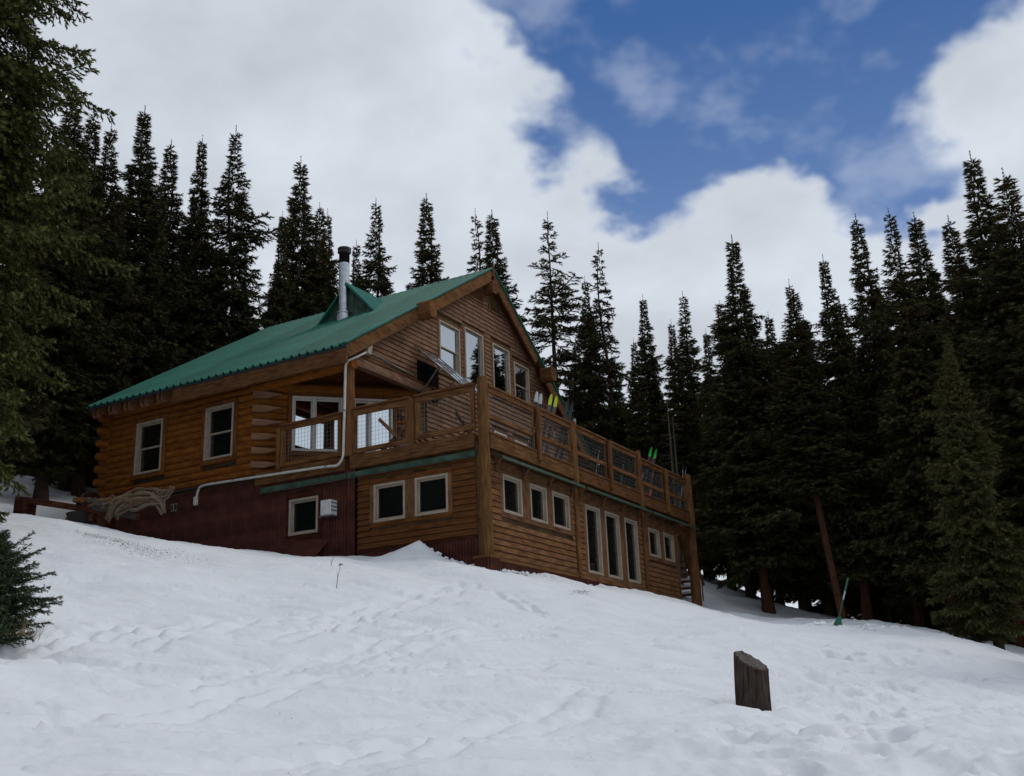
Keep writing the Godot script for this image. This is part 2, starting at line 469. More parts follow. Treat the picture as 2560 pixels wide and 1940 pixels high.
func make_ground() -> void:
	var xs := lines([[-140.0, -60.0, 8.0], [-60.0, -24.0, 2.0], [-24.0, -19.0, 0.5], [-19.0, 2.0, 0.055], [2.0, 11.0, 0.2], [11.0, 11.3, 0.1], [11.3, 20.0, 0.29], [20.0, 60.0, 2.0], [60.0, 160.0, 10.0]])
	var zs := lines([[-160.0, -60.0, 10.0], [-60.0, -24.0, 2.0], [-24.0, -14.0, 0.4], [-14.0, -4.0, 0.125], [-4.0, 12.6, 0.055], [12.6, 18.0, 0.45], [18.0, 60.0, 2.0], [60.0, 140.0, 8.0]])
	var nx := xs.size()
	var nz := zs.size()
	var big := FastNoiseLite.new(); big.seed = 51; big.frequency = 0.22; big.fractal_octaves = 3
	var drift := FastNoiseLite.new(); drift.seed = 52; drift.frequency = 0.9; drift.fractal_octaves = 4
	var lump := FastNoiseLite.new(); lump.seed = 53; lump.frequency = 2.6; lump.fractal_octaves = 3
	var rough := FastNoiseLite.new(); rough.seed = 54; rough.frequency = 9.0; rough.fractal_octaves = 2
	var H := PackedFloat32Array()
	H.resize(nx * nz)
	var feet := []
	for i in range(0, FEET.size(), 2): feet.append(Vector2(FEET[i], FEET[i + 1]))
	# coarse copy of the land, refined between
	var coarse := PackedFloat32Array(); coarse.resize(111 * 107)
	for j in 107:
		for i in 111: coarse[j * 111 + i] = land(-24.0 + 0.4 * i, -24.0 + 0.4 * j) - heap(-24.0 + 0.4 * i, -24.0 + 0.4 * j)
	for j in nz:
		var z := zs[j]
		for i in nx:
			var x := xs[i]
			var y := 0.0
			if x > -23.9 and x < 19.9 and z > -23.9 and z < 17.9:
				var fx := (x + 24.0) / 0.4
				var fz := (z + 24.0) / 0.4
				var ia := int(fx)
				var ja := int(fz)
				y = lerpf(lerpf(coarse[ja * 111 + ia], coarse[ja * 111 + ia + 1], fx - ia), lerpf(coarse[ja * 111 + 111 + ia], coarse[ja * 111 + 112 + ia], fx - ia), fz - ja) + heap(x, z)
			else: y = land(x, z)
			var dist := Vector2(x - EYE.x, z - EYE.z).length()
			if dist < 70.0:
				y += big.get_noise_2d(x, z) * 0.16
				if dist < 45.0:
					# drifts drawn out along the fall of the tracks
					var along := x * 0.49 + z * 0.87
					var across := x * 0.87 - z * 0.49
					y += drift.get_noise_2d(along * 0.32, across * 1.15) * 0.105 * smoothstep(0.0, 1.2, absf(x) + maxf(z, 0.0))
					var trod := 0.0
					if z > 6.0 or x > -3.0:
						for f in feet:
							trod = maxf(trod, 1.0 - (Vector2(x, z) - f).length() / 1.5)
					var k := 0.012 + 0.055 * clampf(trod, 0.0, 1.0)
					y += lump.get_noise_2d(x, z) * k + rough.get_noise_2d(x, z) * (0.003 + 0.015 * trod)
			if x > 0.1 and x < 11.25 and z < -0.1 and z > -12.2: y = minf(y, -0.5)
			H[j * nx + i] = y
	# ski tracks and footprints in the dense part
	var x0 := -19.0; var z0 := -4.0; var sx := 21.0 / round(21.0 / 0.055); var sz := 16.6 / round(16.6 / 0.055)
	var i0 := 0
	while xs[i0] < x0 - 0.001: i0 += 1
	var j0 := 0
	while zs[j0] < z0 - 0.001: j0 += 1
	var ni := int(round(21.0 / 0.055))
	var nj := int(round(16.6 / 0.055))
	var cut := PackedFloat32Array(); cut.resize(ni * nj)
	var r := RandomNumberGenerator.new(); r.seed = 77
	var runs := []
	for t in TRACKS:
		var c := []
		for i in range(0, t.size(), 2): c.append(Vector2(t[i], t[i + 1]))
		runs.append([c, 0.075, 0.09])
		var c2 := []
		for p in c: c2.append(p + Vector2(0.1, 0.26) + Vector2(r.randf_range(-0.08, 0.08), r.randf_range(-0.08, 0.08)))
		runs.append([c2, 0.06, 0.07])
	for k in 60:
		var away := r.randf_range(5.0, 21.0)
		var p := Vector2(EYE.x, EYE.z) + Vector2(0.87, -0.49) * away - Vector2(0.49, 0.87) * (away * r.randf_range(0.1, 0.55) + 1.0)
		var c := [p]
		var head := atan2(0.87, 0.49) + r.randf_range(-0.5, 0.22)
		for s in 9:
			head += r.randf_range(-0.13, 0.13)
			p += Vector2(cos(head), sin(head)) * 1.5
			c.append(p)
		runs.append([c, r.randf_range(0.022, 0.075), r.randf_range(0.045, 0.085)])
	for run in runs:
		var c: Array = run[0]
		for s in c.size() - 1:
			var a: Vector2 = c[maxi(s - 1, 0)]
			var b: Vector2 = c[s]
			var d: Vector2 = c[s + 1]
			var e: Vector2 = c[mini(s + 2, c.size() - 1)]
			var steps := int(b.distance_to(d) / 0.045) + 1
			for q in steps:
				var p := b.cubic_interpolate(d, a, e, float(q) / steps)
				var deep: float = run[1] * (0.85 + 0.4 * drift.get_noise_2d(p.x * 0.8, p.y * 0.8))
				stamp(cut, ni, nj, (p.x - x0) / sx, (p.y - z0) / sz, run[2] / sx, deep)
	for f in feet:
		for k in 5:
			var p: Vector2 = f + Vector2(r.randf_range(-0.45, 0.45), r.randf_range(-0.3, 0.3))
			stamp(cut, ni, nj, (p.x - x0) / sx, (p.y - z0) / sz, r.randf_range(0.09, 0.2) / sx, r.randf_range(0.05, 0.13))
	for j in nj:
		for i in ni:
			H[(j + j0) * nx + i + i0] -= cut[j * ni + i]
	var V := PackedVector3Array(); V.resize(nx * nz)
	var N := PackedVector3Array(); N.resize(nx * nz)
	for j in nz:
		for i in nx:
			V[j * nx + i] = Vector3(xs[i], H[j * nx + i], zs[j])
			var ia := maxi(i - 1, 0)
			var ib := mini(i + 1, nx - 1)
			var ja := maxi(j - 1, 0)
			var jb := mini(j + 1, nz - 1)
			N[j * nx + i] = Vector3(-(H[j * nx + ib] - H[j * nx + ia]) / (xs[ib] - xs[ia]), 1.0, -(H[jb * nx + i] - H[ja * nx + i]) / (zs[jb] - zs[ja])).normalized()
	var I := PackedInt32Array(); I.resize((nx - 1) * (nz - 1) * 6)
	var w := 0
	for j in nz - 1:
		for i in nx - 1:
			var a := j * nx + i
			I[w] = a; I[w + 1] = a + 1; I[w + 2] = a + nx
			I[w + 3] = a + 1; I[w + 4] = a + nx + 1; I[w + 5] = a + nx
			w += 6
	var arr := []
	arr.resize(Mesh.ARRAY_MAX)
	arr[Mesh.ARRAY_VERTEX] = V; arr[Mesh.ARRAY_NORMAL] = N; arr[Mesh.ARRAY_INDEX] = I
	var m := ArrayMesh.new()
	m.add_surface_from_arrays(Mesh.PRIMITIVE_TRIANGLES, arr)
	var o := put("snowy_ground", m, M.snow, self)
	tag(o, "white snow covered slope crossed by ski tracks and footprints", "snow", "", "structure")
	print("ground ", nx, "x", nz)

func stamp(cut: PackedFloat32Array, ni: int, nj: int, ci: float, cj: float, rad: float, deep: float) -> void:
	var R := int(rad * 2.6) + 1
	for j in range(maxi(int(cj) - R, 0), mini(int(cj) + R + 1, nj)):
		for i in range(maxi(int(ci) - R, 0), mini(int(ci) + R + 1, ni)):
			var d := (Vector2(i, j) - Vector2(ci, cj)).length() / rad
			var h := deep * exp(-d * d * d)
			if d > 1.0 and d < 2.4: h = -deep * 0.28 * sin((d - 1.0) / 1.4 * PI)
			var k := j * ni + i
			if h > 0.0:
				if h > cut[k]: cut[k] = h
			elif cut[k] <= 0.0 and h < cut[k]: cut[k] = h

# ---------------------------------------------------------------- cabin
func wall_core(called: String, f: Frame, u0: float, u1: float, v0: float, v1: float, holes: Array, n0: float, n1: float, mat: Material) -> void:
	var us := [u0, u1]
	var vs := [v0, v1]
	for h in holes:
		us.append(clampf(h[0], u0, u1)); us.append(clampf(h[1], u0, u1)); vs.append(clampf(h[2], v0, v1)); vs.append(clampf(h[3], v0, v1))
	us.sort(); vs.sort()
	var s := Shape.new()
	for i in us.size() - 1:
		if us[i + 1] - us[i] < 0.001: continue
		var run := -1e9
		for j in vs.size():
			var solid := false
			if j < vs.size() - 1 and vs[j + 1] - vs[j] > 0.001:
				solid = true
				var cu: float = (us[i] + us[i + 1]) / 2
				var cv: float = (vs[j] + vs[j + 1]) / 2
				for h in holes:
					if cu > h[0] and cu < h[1] and cv > h[2] and cv < h[3]: solid = false
			elif j < vs.size() - 1: continue
			if solid and run < -1e8: run = vs[j]
			elif not solid and run > -1e8:
				s.box(f.p((us[i] + us[i + 1]) / 2, (run + vs[j]) / 2, (n0 + n1) / 2), f.basis(), Vector3(us[i + 1] - us[i], vs[j] - run, n1 - n0))
				run = -1e9
	part(called, s, mat, cabin)

func gaps(u0: float, u1: float, v0: float, v1: float, holes: Array) -> Array:
	# the stretches of a course between u0 and u1 that no hole interrupts
	var out := [[u0, u1]]
	for h in holes:
		if h[2] < v1 - 0.02 and h[3] > v0 + 0.02:
			var nxt := []
			for g in out:
				if h[1] <= g[0] or h[0] >= g[1]: nxt.append(g)
				else:
					if h[0] - g[0] > 0.02: nxt.append([g[0], h[0]])
					if g[1] - h[1] > 0.02: nxt.append([h[1], g[1]])
			out = nxt
	return out

func siding(f: Frame, u0: float, u1: float, v0: float, v1: float, step: float, holes: Array, mats: Array, span = null) -> void:
	var v := v0
	while v < v1 - 0.02:
		var top := minf(v + step, v1)
		var a := u0
		var b := u1
		if span != null:
			var r: Vector2 = span.call(v)
			a = maxf(a, r.x); b = minf(b, r.y)
		if b - a > 0.05:
			for g in gaps(a, b, v, top, holes):
				var s := Shape.new()
				var tilt := rng.randf_range(-0.003, 0.003)
				s.prism([Vector2(0, 0.016), Vector2(0.040 + tilt, 0.016), Vector2(0.043 + tilt, 0.024), Vector2(0.026, top - v - 0.002), Vector2(0, top - v - 0.002)], f.p(g[0] + 0.002, v, 0.0), f.n, Vector3.UP, f.u * (g[1] - g[0] - 0.004))
				part("siding_board", s, pick(mats), cabin)
		v += step

func logs(f: Frame, u0: float, u1: float, v0: float, v1: float, step: float, holes: Array, mats: Array) -> void:
	var v := v0
	var k := 0
	while v < v1 - 0.05:
		for g in gaps(u0, u1, v, v + step, holes):
			var s := Shape.new()
			var pts := []
			var rad := []
			var n := maxi(int((g[1] - g[0]) / 0.6), 1) + 1
			for i in n:
				var t := float(i) / (n - 1)
				pts.append(f.p(lerpf(g[0], g[1], t), v + step / 2 + rng.randf_range(-0.006, 0.006), -0.055 + rng.randf_range(-0.006, 0.006)))
				rad.append(step * 0.56 + rng.randf_range(-0.006, 0.006))
			s.tube(pts, rad, 12)
			part("log", s, pick(mats), cabin)
		v += step
		k += 1

func window(f: Frame, u0: float, u1: float, v0: float, v1: float, o := {}) -> void:
	# outer edges of the pale frame; options: sash (double hung), casing width, glass, frame, casing materials
	var fr: Material = o.get("frame", M.frame)
	var w: float = o.get("width", 0.055)
	var cw: float = o.get("casing", 0.11)
	var out: float = o.get("out", 0.03)
	var b := f.basis()
	var s := Shape.new()
	var add := func(sh: Shape, a0: float, a1: float, b0: float, b1: float, n0: float, n1: float, ch: float):
		sh.box(f.p((a0 + a1) / 2, (b0 + b1) / 2, (n0 + n1) / 2), b, Vector3(a1 - a0, b1 - b0, n1 - n0), ch)
	var n1 := out + 0.012
	add.call(s, u0, u0 + w, v0, v1, -0.10, n1, 0.006)
	add.call(s, u1 - w, u1, v0, v1, -0.10, n1, 0.006)
	add.call(s, u0 + w, u1 - w, v1 - w, v1, -0.10, n1 - 0.002, 0.006)
	add.call(s, u0 + w, u1 - w, v0, v0 + w, -0.10, n1 + 0.006, 0.006)
	var win := part("window", s, fr, cabin)
	var i0 := u0 + w; var i1 := u1 - w; var j0 := v0 + w; var j1 := v1 - w
	var sw := 0.04
	var leaf := func(a0: float, a1: float, b0: float, b1: float, n: float):
		var sh := Shape.new()
		add.call(sh, a0, a0 + sw, b0, b1, n - 0.03, n, 0.004)
		add.call(sh, a1 - sw, a1, b0, b1, n - 0.03, n, 0.004)
		add.call(sh, a0 + sw, a1 - sw, b1 - sw, b1, n - 0.03, n - 0.001, 0.004)
		add.call(sh, a0 + sw, a1 - sw, b0, b0 + sw, n - 0.03, n - 0.001, 0.004)
		part("sash", sh, fr, win)
		var gl := Shape.new()
		add.call(gl, a0 + sw - 0.004, a1 - sw + 0.004, b0 + sw - 0.004, b1 - sw + 0.004, n - 0.018, n - 0.012, 0.0)
		part("pane", gl, o.get("glass", M.glass), win)
	if o.get("hung", false):
		var m := (j0 + j1) / 2
		leaf.call(i0, i1, m - 0.02, j1, -0.012)
		leaf.call(i0, i1, j0, m + 0.02, -0.048)
	elif o.get("mullions", []):
		var edge := i0
		for mu in o.mullions:
			leaf.call(edge, mu - 0.035, j0, j1, -0.02)
			var sh := Shape.new()
			add.call(sh, mu - 0.035, mu + 0.035, j0, j1, -0.09, n1 - 0.006, 0.005)
			part("mullion", sh, fr, win)
			edge = mu + 0.035
		leaf.call(edge, i1, j0, j1, -0.02)
	else:
		leaf.call(i0, i1, j0, j1, -0.02)
	if cw > 0:
		var cm: Array = o.get("casings", M.casing)
		var cv: Array = o.get("casings_v", M.casing_v)
		for side in [[u0 - cw, u0, v0 - cw, v1 + cw, cv], [u1, u1 + cw, v0 - cw, v1 + cw, cv], [u0, u1, v1, v1 + cw, cm], [u0, u1, v0 - cw, v0, cm]]:
			var sh := Shape.new()
			add.call(sh, side[0] + 0.001, side[1] - 0.001, side[2], side[3], 0.0, out, 0.005)
			part("casing", sh, pick(side[4]), win)

func corrugated(f: Frame, u0: float, u1: float, v0: float, v1: float, mat: Material, parent: Node, called := "corrugated_sheet", n0 := 0.0, holes := []) -> void:
	var u := u0
	var nsheet := 0
	while u < u1 - 0.01:
		var e := minf(u + 0.79, u1)
		var strips := []
		if holes:
			# split the sheet at the edges of an opening
			var cuts := [u, e]
			for h in holes:
				for q in [h[0], h[1]]:
					if q > u + 0.005 and q < e - 0.005: cuts.append(q)
			cuts.sort()
			for k in cuts.size() - 1:
				var mid: float = (cuts[k] + cuts[k + 1]) / 2
				var vr := [[v0, v1]]
				for h in holes:
					if mid > h[0] and mid < h[1]: vr = [[v0, h[2]], [h[3], v1]]
				for r in vr: strips.append([cuts[k], cuts[k + 1], r[0], r[1]])
		else: strips.append([u, e, v0, v1])
		var s := Shape.new()
		var lift := 0.004 * (nsheet % 2)
		for st in strips:
			var step := 0.079 / 6.0
			var n := maxi(int(round((st[1] - st[0]) / step)), 1)
			for i in n:
				var a: float = lerpf(st[0], st[1], float(i) / n)
				var b: float = lerpf(st[0], st[1], float(i + 1) / n)
				var ha := 0.027 * sin(a * TAU / 0.079) + 0.028 + lift + n0
				var hb := 0.027 * sin(b * TAU / 0.079) + 0.028 + lift + n0
				var na := (f.n - f.u * 0.027 * TAU / 0.079 * cos(a * TAU / 0.079)).normalized()
				var nb := (f.n - f.u * 0.027 * TAU / 0.079 * cos(b * TAU / 0.079)).normalized()
				s.smooth_quad([f.p(a, st[2], ha), f.p(b, st[2], hb), f.p(b, st[3], hb), f.p(a, st[3], ha)], [na, nb, nb, na])
		part(called, s, mat, parent)
		u = e
		nsheet += 1

func wire_panel(f: Frame, u0: float, u1: float, v0: float, v1: float, n: float) -> void:
	var s := Shape.new()
	var b := f.basis()
	var u := u0 + 0.04
	while u < u1:
		s.box(f.p(u, (v0 + v1) / 2, n), b, Vector3(0.0045, v1 - v0, 0.0045)); u += 0.1
	var v := v0 + 0.06
	while v < v1:
		s.box(f.p((u0 + u1) / 2, v, n - 0.007), b, Vector3(u1 - u0, 0.004, 0.004)); v += 0.1
	var o := part("wire_mesh", s, M.wire, cabin)
	o.set_meta("kind", "stuff")

func log_post(called: String, x: float, z: float, y0: float, y1: float, r: float, mat: Material, lean := Vector3.ZERO) -> MeshInstance3D:
	var s := Shape.new()
	var pts := []
	var rad := []
	for i in 9:
		var t := i / 8.0
		pts.append(Vector3(x, lerpf(y0, y1, t), z) + lean * t + Vector3(rng.randf_range(-0.006, 0.006), 0, rng.randf_range(-0.006, 0.006)))
		rad.append(r * (1.06 - 0.10 * t) + rng.randf_range(-0.006, 0.006))
	pts.append(pts[8] + Vector3(0, 0.025, 0)); rad.append(rad[8] * 0.8)
	s.tube(pts, rad, 14)
	return part(called, s, mat, cabin)

func make_cabin() -> void:
	cabin = thing("log_cabin", "brown two storey log cabin with green metal roof and railed deck", "cabin")
	var front := Frame.new(Vector3.ZERO, Vector3.RIGHT, Vector3.BACK)
	var left := Frame.new(Vector3.ZERO, Vector3.BACK, Vector3.LEFT)
	var gab := Frame.new(Vector3(0, 0, -3.7), Vector3.RIGHT, Vector3.BACK)
	var dg := Frame.new(Vector3(0, 0, -6.8), Vector3(1, 0, 1).normalized(), Vector3(-1, 0, 1).normalized())
	var E := Basis.IDENTITY

	# ---- lower storey
	var fw := [[0.79, 1.66, 1.1, 1.98], [2.06, 2.88, 1.1, 1.98], [3.18, 4.07, 1.1, 1.98], [4.99, 5.86, 0.165, 1.925], [6.17, 7.08, 0.165, 1.925], [7.44, 8.29, 0.165, 1.925], [9.1, 9.92, 1.05, 1.87], [10.24, 11.05, 1.05, 1.87]]
	var lw := [[-2.94, -2.06, 1.1, 1.985], [-1.79, -0.9, 1.1, 1.985]]
	var cw := [[-5.46, -4.57, 1.08, 1.96]]
	wall_core("front_wall", front, 0.0, 11.3, -0.9, 2.6, fw, -0.22, -0.012, M.inside)
	wall_core("side_wall", left, -12.0, -0.22, -0.9, 2.7, lw + cw, -0.22, -0.012, M.inside)
	block("end_wall", Vector3(11.2, 0.85, -6.1), E, Vector3(0.2, 3.5, 11.75), M.inside, cabin)
	block("back_wall", Vector3(5.65, 0.85, -12.0), E, Vector3(10.8, 3.5, 0.2), M.inside, cabin)
	block("lower_floor", Vector3(5.65, -0.06, -6.1), E, Vector3(10.8, 0.1, 11.6), M.inside, cabin)
	block("deck_floor", Vector3(6.25, 2.69, -6.0), E, Vector3(12.4, 0.13, 11.8), M.inside, cabin)
	# casing strips widen to one board between neighbouring windows
	var fh := [[0.68, 4.2, 0.99, 2.26], [4.87, 8.42, 0.05, 2.26], [8.98, 11.18, 0.94, 2.2]]
	var lh := [[-3.06, -0.79, 0.99, 2.12]]
	for t in [[0.19, 4.33], [4.6, 8.62], [8.86, 11.27]]:
		siding(front, t[0], t[1], 0.05, 2.25, 0.1375, fh, M.siding)
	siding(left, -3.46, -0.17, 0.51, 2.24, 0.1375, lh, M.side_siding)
	for w in fw: window(front, w[0], w[1], w[2], w[3], {"casing": 0.0, "out": 0.034})
	for w in lw: window(left, w[0], w[1], w[2], w[3], {"casing": 0.0, "out": 0.034})
	window(left, cw[0][0], cw[0][1], cw[0][2], cw[0][3], {"casing": 0.0, "out": 0.045})
	# flat boards round the window groups
	var trim := func(f: Frame, group: Array, wins: Array, mats: Array, mats_v: Array):
		var us := [group[0]]
		for w in wins:
			us.append(w[0]); us.append(w[1])
		us.append(group[1])
		var v0: float = wins[0][2]
		var v1: float = wins[0][3]
		for i in range(0, us.size(), 2):
			block("trim_board", f.p((us[i] + us[i + 1]) / 2, (v0 + v1) / 2, 0.012), f.basis(), Vector3(us[i + 1] - us[i] - 0.003, v1 - v0, 0.045), pick(mats_v), cabin)
		block("trim_board", f.p((group[0] + group[1]) / 2, (v1 + group[3]) / 2, 0.013), f.basis(), Vector3(group[1] - group[0], group[3] - v1 - 0.003, 0.048), pick(mats), cabin)
		block("trim_board", f.p((group[0] + group[1]) / 2, (v0 + group[2]) / 2, 0.014), f.basis(), Vector3(group[1] - group[0], v0 - group[2] - 0.003, 0.052), pick(mats), cabin)
	trim.call(front, fh[0], fw.slice(0, 3), M.casing, M.casing_v)
	trim.call(front, fh[1], fw.slice(3, 6), M.casing, M.casing_v)
	trim.call(front, fh[2], fw.slice(6, 8), M.casing, M.casing_v)
	trim.call(left, lh[0], lw, M.side_siding, M.casing_v)
	var red_trim := [wood(0.11, 0.04, 0.022)]
	trim.call(left, [-5.58, -4.45, 0.94, 2.13], cw, red_trim, red_trim)
	# corner and bay boards, skirt of corrugated metal
	for x in [4.47, 8.74]:
		block("bay_board", front.p(x, 1.13, 0.03), E, Vector3(0.17, 2.26, 0.09), pick(M.post), cabin, 0.01)
		block("bay_foot", front.p(x, -0.01, 0.035), E, Vector3(0.2, 0.07, 0.12), pick(M.timber), cabin, 0.01)
	block("corner_board", front.p(11.28, 1.1, 0.02), E, Vector3(0.09, 2.3, 0.08), pick(M.post), cabin)
	for t in [[0.19, 4.37], [4.57, 8.64], [8.84, 11.3]]:
		bar("skirt_board", front.p(t[0], 0.015, 0.022), front.p(t[1], 0.015, 0.022), 0.06, 0.075, pick(M.siding), cabin)
	corrugated(front, 0.19, 11.3, -0.95, -0.03, M.rust, cabin)
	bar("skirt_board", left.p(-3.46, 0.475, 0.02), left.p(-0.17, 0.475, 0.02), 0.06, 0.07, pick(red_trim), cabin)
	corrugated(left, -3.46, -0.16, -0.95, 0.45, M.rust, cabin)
	corrugated(left, -12.0, -3.62, -0.5, 2.62, M.rust, cabin, "corrugated_sheet", 0.0, [[-5.57, -4.46, 0.95, 2.12]])
	corrugated(Frame.new(Vector3(-0.06, 0, 0), Vector3.BACK, Vector3.LEFT), -3.66, -3.44, -0.5, 2.42, M.rust, cabin)
	corrugated(Frame.new(Vector3(0, 0, -3.44), Vector3.LEFT, Vector3.BACK), 0.0, 0.07, -0.5, 2.42, M.rust, cabin)

	# ---- deck edge, posts and rails
	var rim = pick(M.timber)
	for t in [[0.2, 4.3], [4.55, 8.52], [8.78, 12.46]]:
		bar("rim_beam", front.p(t[0], 2.61, 0.03), front.p(t[1], 2.61, 0.03), 0.14, 0.33, pick(M.timber), cabin, 0.012)
		bar("deck_edge", front.p(t[0], 2.795, 0.06), front.p(t[1], 2.795, 0.06), 0.12, 0.035, pick(M.rail), cabin)
	for t in [[-3.6, -0.16], [-6.55, -3.75]]:
		bar("rim_beam", left.p(t[0], 2.61, 0.03), left.p(t[1], 2.61, 0.03), 0.14, 0.33, pick(M.timber), cabin, 0.012)
	bar("rim_beam", Vector3(12.5, 2.6, -0.2), Vector3(12.5, 2.6, -11.9), 0.12, 0.3, pick(M.timber), cabin)
	log_post("corner_post", 0.03, 0.03, 0.02, 4.03, 0.128, M.post[0])
	corrugated(Frame.new(Vector3(0, 0, 0.2), Vector3.RIGHT, Vector3.BACK), -0.17, 0.2, -0.8, -0.02, M.rust, cabin)
	corrugated(Frame.new(Vector3(-0.17, 0, 0), Vector3.BACK, Vector3.LEFT), -0.17, 0.2, -0.8, -0.02, M.rust, cabin)
	block("post_cap", Vector3(0.02, 0.0, 0.02), E, Vector3(0.44, 0.05, 0.44), pick(M.timber), cabin)
	log_post("deck_post", 4.42, 0.06, 2.3, 3.97, 0.108, M.post[1])
	log_post("deck_post", 8.64, 0.06, 2.3, 4.01, 0.108, M.post[2])
	log_post("corner_post", 12.6, 0.05, -0.8, 4.0, 0.15, M.post[3])
	var bays := [[0.2, 2.38], [2.52, 4.3], [4.55, 6.48], [6.62, 8.52], [8.77, 10.53], [10.67, 12.45]]
	for i in 6:
		var b: Array = bays[i]
		var dy := -0.07 if i >= 4 else rng.randf_range(-0.012, 0.012)
		bar("top_rail", front.p(b[0], 3.915 + dy, 0.03), front.p(b[1], 3.915 + dy, 0.03), 0.15, 0.05, pick(M.rail), cabin)
		bar("sub_rail", front.p(b[0], 3.83 + dy, 0.04), front.p(b[1], 3.83 + dy, 0.04), 0.06, 0.115, pick(M.rail), cabin)
		bar("middle_rail", front.p(b[0], 3.22 + dy, 0.03), front.p(b[1], 3.22 + dy, 0.03), 0.06, 0.105, pick(M.rail), cabin)
		for u in [b[0] + 0.035, b[1] - 0.035]:
			block("rail_stile", front.p(u, 3.29, 0.03), E, Vector3(0.06, 0.95, 0.05), pick(M.post), cabin)
		wire_panel(front, b[0] + 0.06, b[1] - 0.06, 3.28 + dy, 3.77 + dy, 0.03)
		wire_panel(front, b[0] + 0.06, b[1] - 0.06, 2.82, 3.17 + dy, 0.03)
	for x in [2.45, 6.55, 10.6]:
		block("rail_post", front.p(x, 3.235 - (0.06 if x > 10 else 0.0), 0.13), E, Vector3(0.14, 1.36, 0.09), pick(M.post), cabin, 0.02)
		for y in [2.62, 2.7]:
			var s := Shape.new()
			s.tube([front.p(x, y, 0.17), front.p(x, y, 0.185)], [0.011, 0.009], 6)
			part("bolt", s, M.steel, cabin)
	# side rails
	for t in [[-1.75, -0.14, 2.93], [-3.54, -1.91, 2.87], [-5.78, -3.88, 2.88]]:
		bar("top_rail", left.p(t[0], 3.915 - (0.04 if t[0] < -5 else 0.0), 0.03), left.p(t[1], 3.915 - (0.04 if t[0] < -5 else 0.0), 0.03), 0.15, 0.05, pick(M.rail), cabin)
		bar("sub_rail", left.p(t[0], 3.81, 0.03), left.p(t[1], 3.81, 0.03), 0.06, 0.14, pick(M.rail), cabin)
		bar("bottom_rail", left.p(t[0], t[2], 0.03), left.p(t[1], t[2], 0.03), 0.06, 0.115, pick(M.rail), cabin)
		for u in [t[0] + 0.06, t[1] - 0.06]:
			block("rail_stile", left.p(u, (t[2] + 3.8) / 2, 0.032), left.basis(), Vector3(0.11, 3.7 - t[2], 0.055), pick(M.post), cabin)
		wire_panel(left, t[0] + 0.11, t[1] - 0.11, t[2] + 0.05, 3.75, 0.03)
	block("rail_post", left.p(-1.83, 3.28, 0.06), left.basis(), Vector3(0.13, 1.16, 0.12), M.post[4], cabin, 0.015)
	block("rail_post", left.p(-5.84, 3.28, 0.03), left.basis(), Vector3(0.1, 1.1, 0.12), pick(M.post), cabin, 0.01)
	for k in 2:
		var s := Shape.new()
		s.tube([left.p(-1.83, 2.55 + 0.1 * k, 0.10), left.p(-1.83, 2.55 + 0.1 * k, 0.118)], [0.014, 0.012], 6)
		part("bolt", s, M.steel, cabin)

	# green drip awnings with curved brackets
	for t in [[0.24, 4.36], [4.56, 8.63], [8.82, 12.5]]:
		var s := Shape.new()
		s.prism([Vector2(0.0, 0.14), Vector2(0.0, 0.13), Vector2(0.30, 0.0), Vector2(0.315, -0.055), Vector2(0.325, -0.05), Vector2(0.312, 0.012)], front.p(t[0], 2.235, 0.05), front.n, Vector3.UP, front.u * (t[1] - t[0]))
		part("awning", s, M.green, cabin)
	for x in [0.45, 1.75, 2.98, 4.2, 4.67, 6.0, 7.25, 8.4, 8.9, 10.05, 11.2]:
		var s := Shape.new()
		var poly := [Vector2(0, 0), Vector2(0, -0.27)]
		for i in 6:
			var a := i / 5.0 * PI / 2
			poly.append(Vector2(0.05 + 0.19 * (1 - cos(a)), -0.27 + 0.24 * sin(a)))
		poly.append(Vector2(0.25, -0.02))
		s.prism(poly, front.p(x - 0.025, 2.27, 0.045), front.n, Vector3.UP, front.u * 0.05)
		part("bracket", s, pick(M.casing), cabin)
	for t in [[-3.66, -0.15, 2.30], [-6.35, -3.7, 2.30]]:
		block("drip_flashing", left.p((t[0] + t[1]) / 2, t[2], 0.055), left.basis(), Vector3(t[1] - t[0], 0.125, 0.13), M.green, cabin, 0.01)
		bar("flashing_lip", left.p(t[0], t[2] - 0.079, 0.125), left.p(t[1], t[2] - 0.079, 0.125), 0.012, 0.012, M.steel, cabin, 0.0)

	# ---- log side wall
	var gw := [[-10.9, -9.9, 3.34, 4.78], [-8.35, -7.36, 3.36, 4.77]]
	var lg := []
	for w in gw: lg.append([w[0] - 0.13, w[1] + 0.13, w[2] - 0.10, w[3] + 0.13])
	wall_core("log_wall_core", left, -12.1, -6.8, 2.72, 5.5, gw, -0.25, -0.08, M.inside)
	logs(left, -12.35, -6.74, 2.74, 5.3, 0.1828, lg, M.log)
	for w in gw: window(left, w[0], w[1], w[2], w[3], {"hung": true, "casing": 0.12, "out": 0.075, "casings": M.log_casing, "casings_v": M.log_casing})
	bar("sill_flashing", left.p(-12.0, 2.7, 0.03), left.p(-6.3, 2.7, 0.03), 0.05, 0.05, M.dark, cabin)
	# cross logs: rounded ends at the far corner, hewn tapered ends on the porch wall
	for k in 7:
		var s := Shape.new()
		var y := 2.92 + k * 0.3656
		s.tube([Vector3(0.3, y, -12.12), Vector3(-0.2, y, -12.12), Vector3(-0.3, y, -12.12), Vector3(-0.33, y, -12.12)], [0.1, 0.115, 0.105, 0.07], 12)
		part("log_end", s, pick(M.log), cabin)
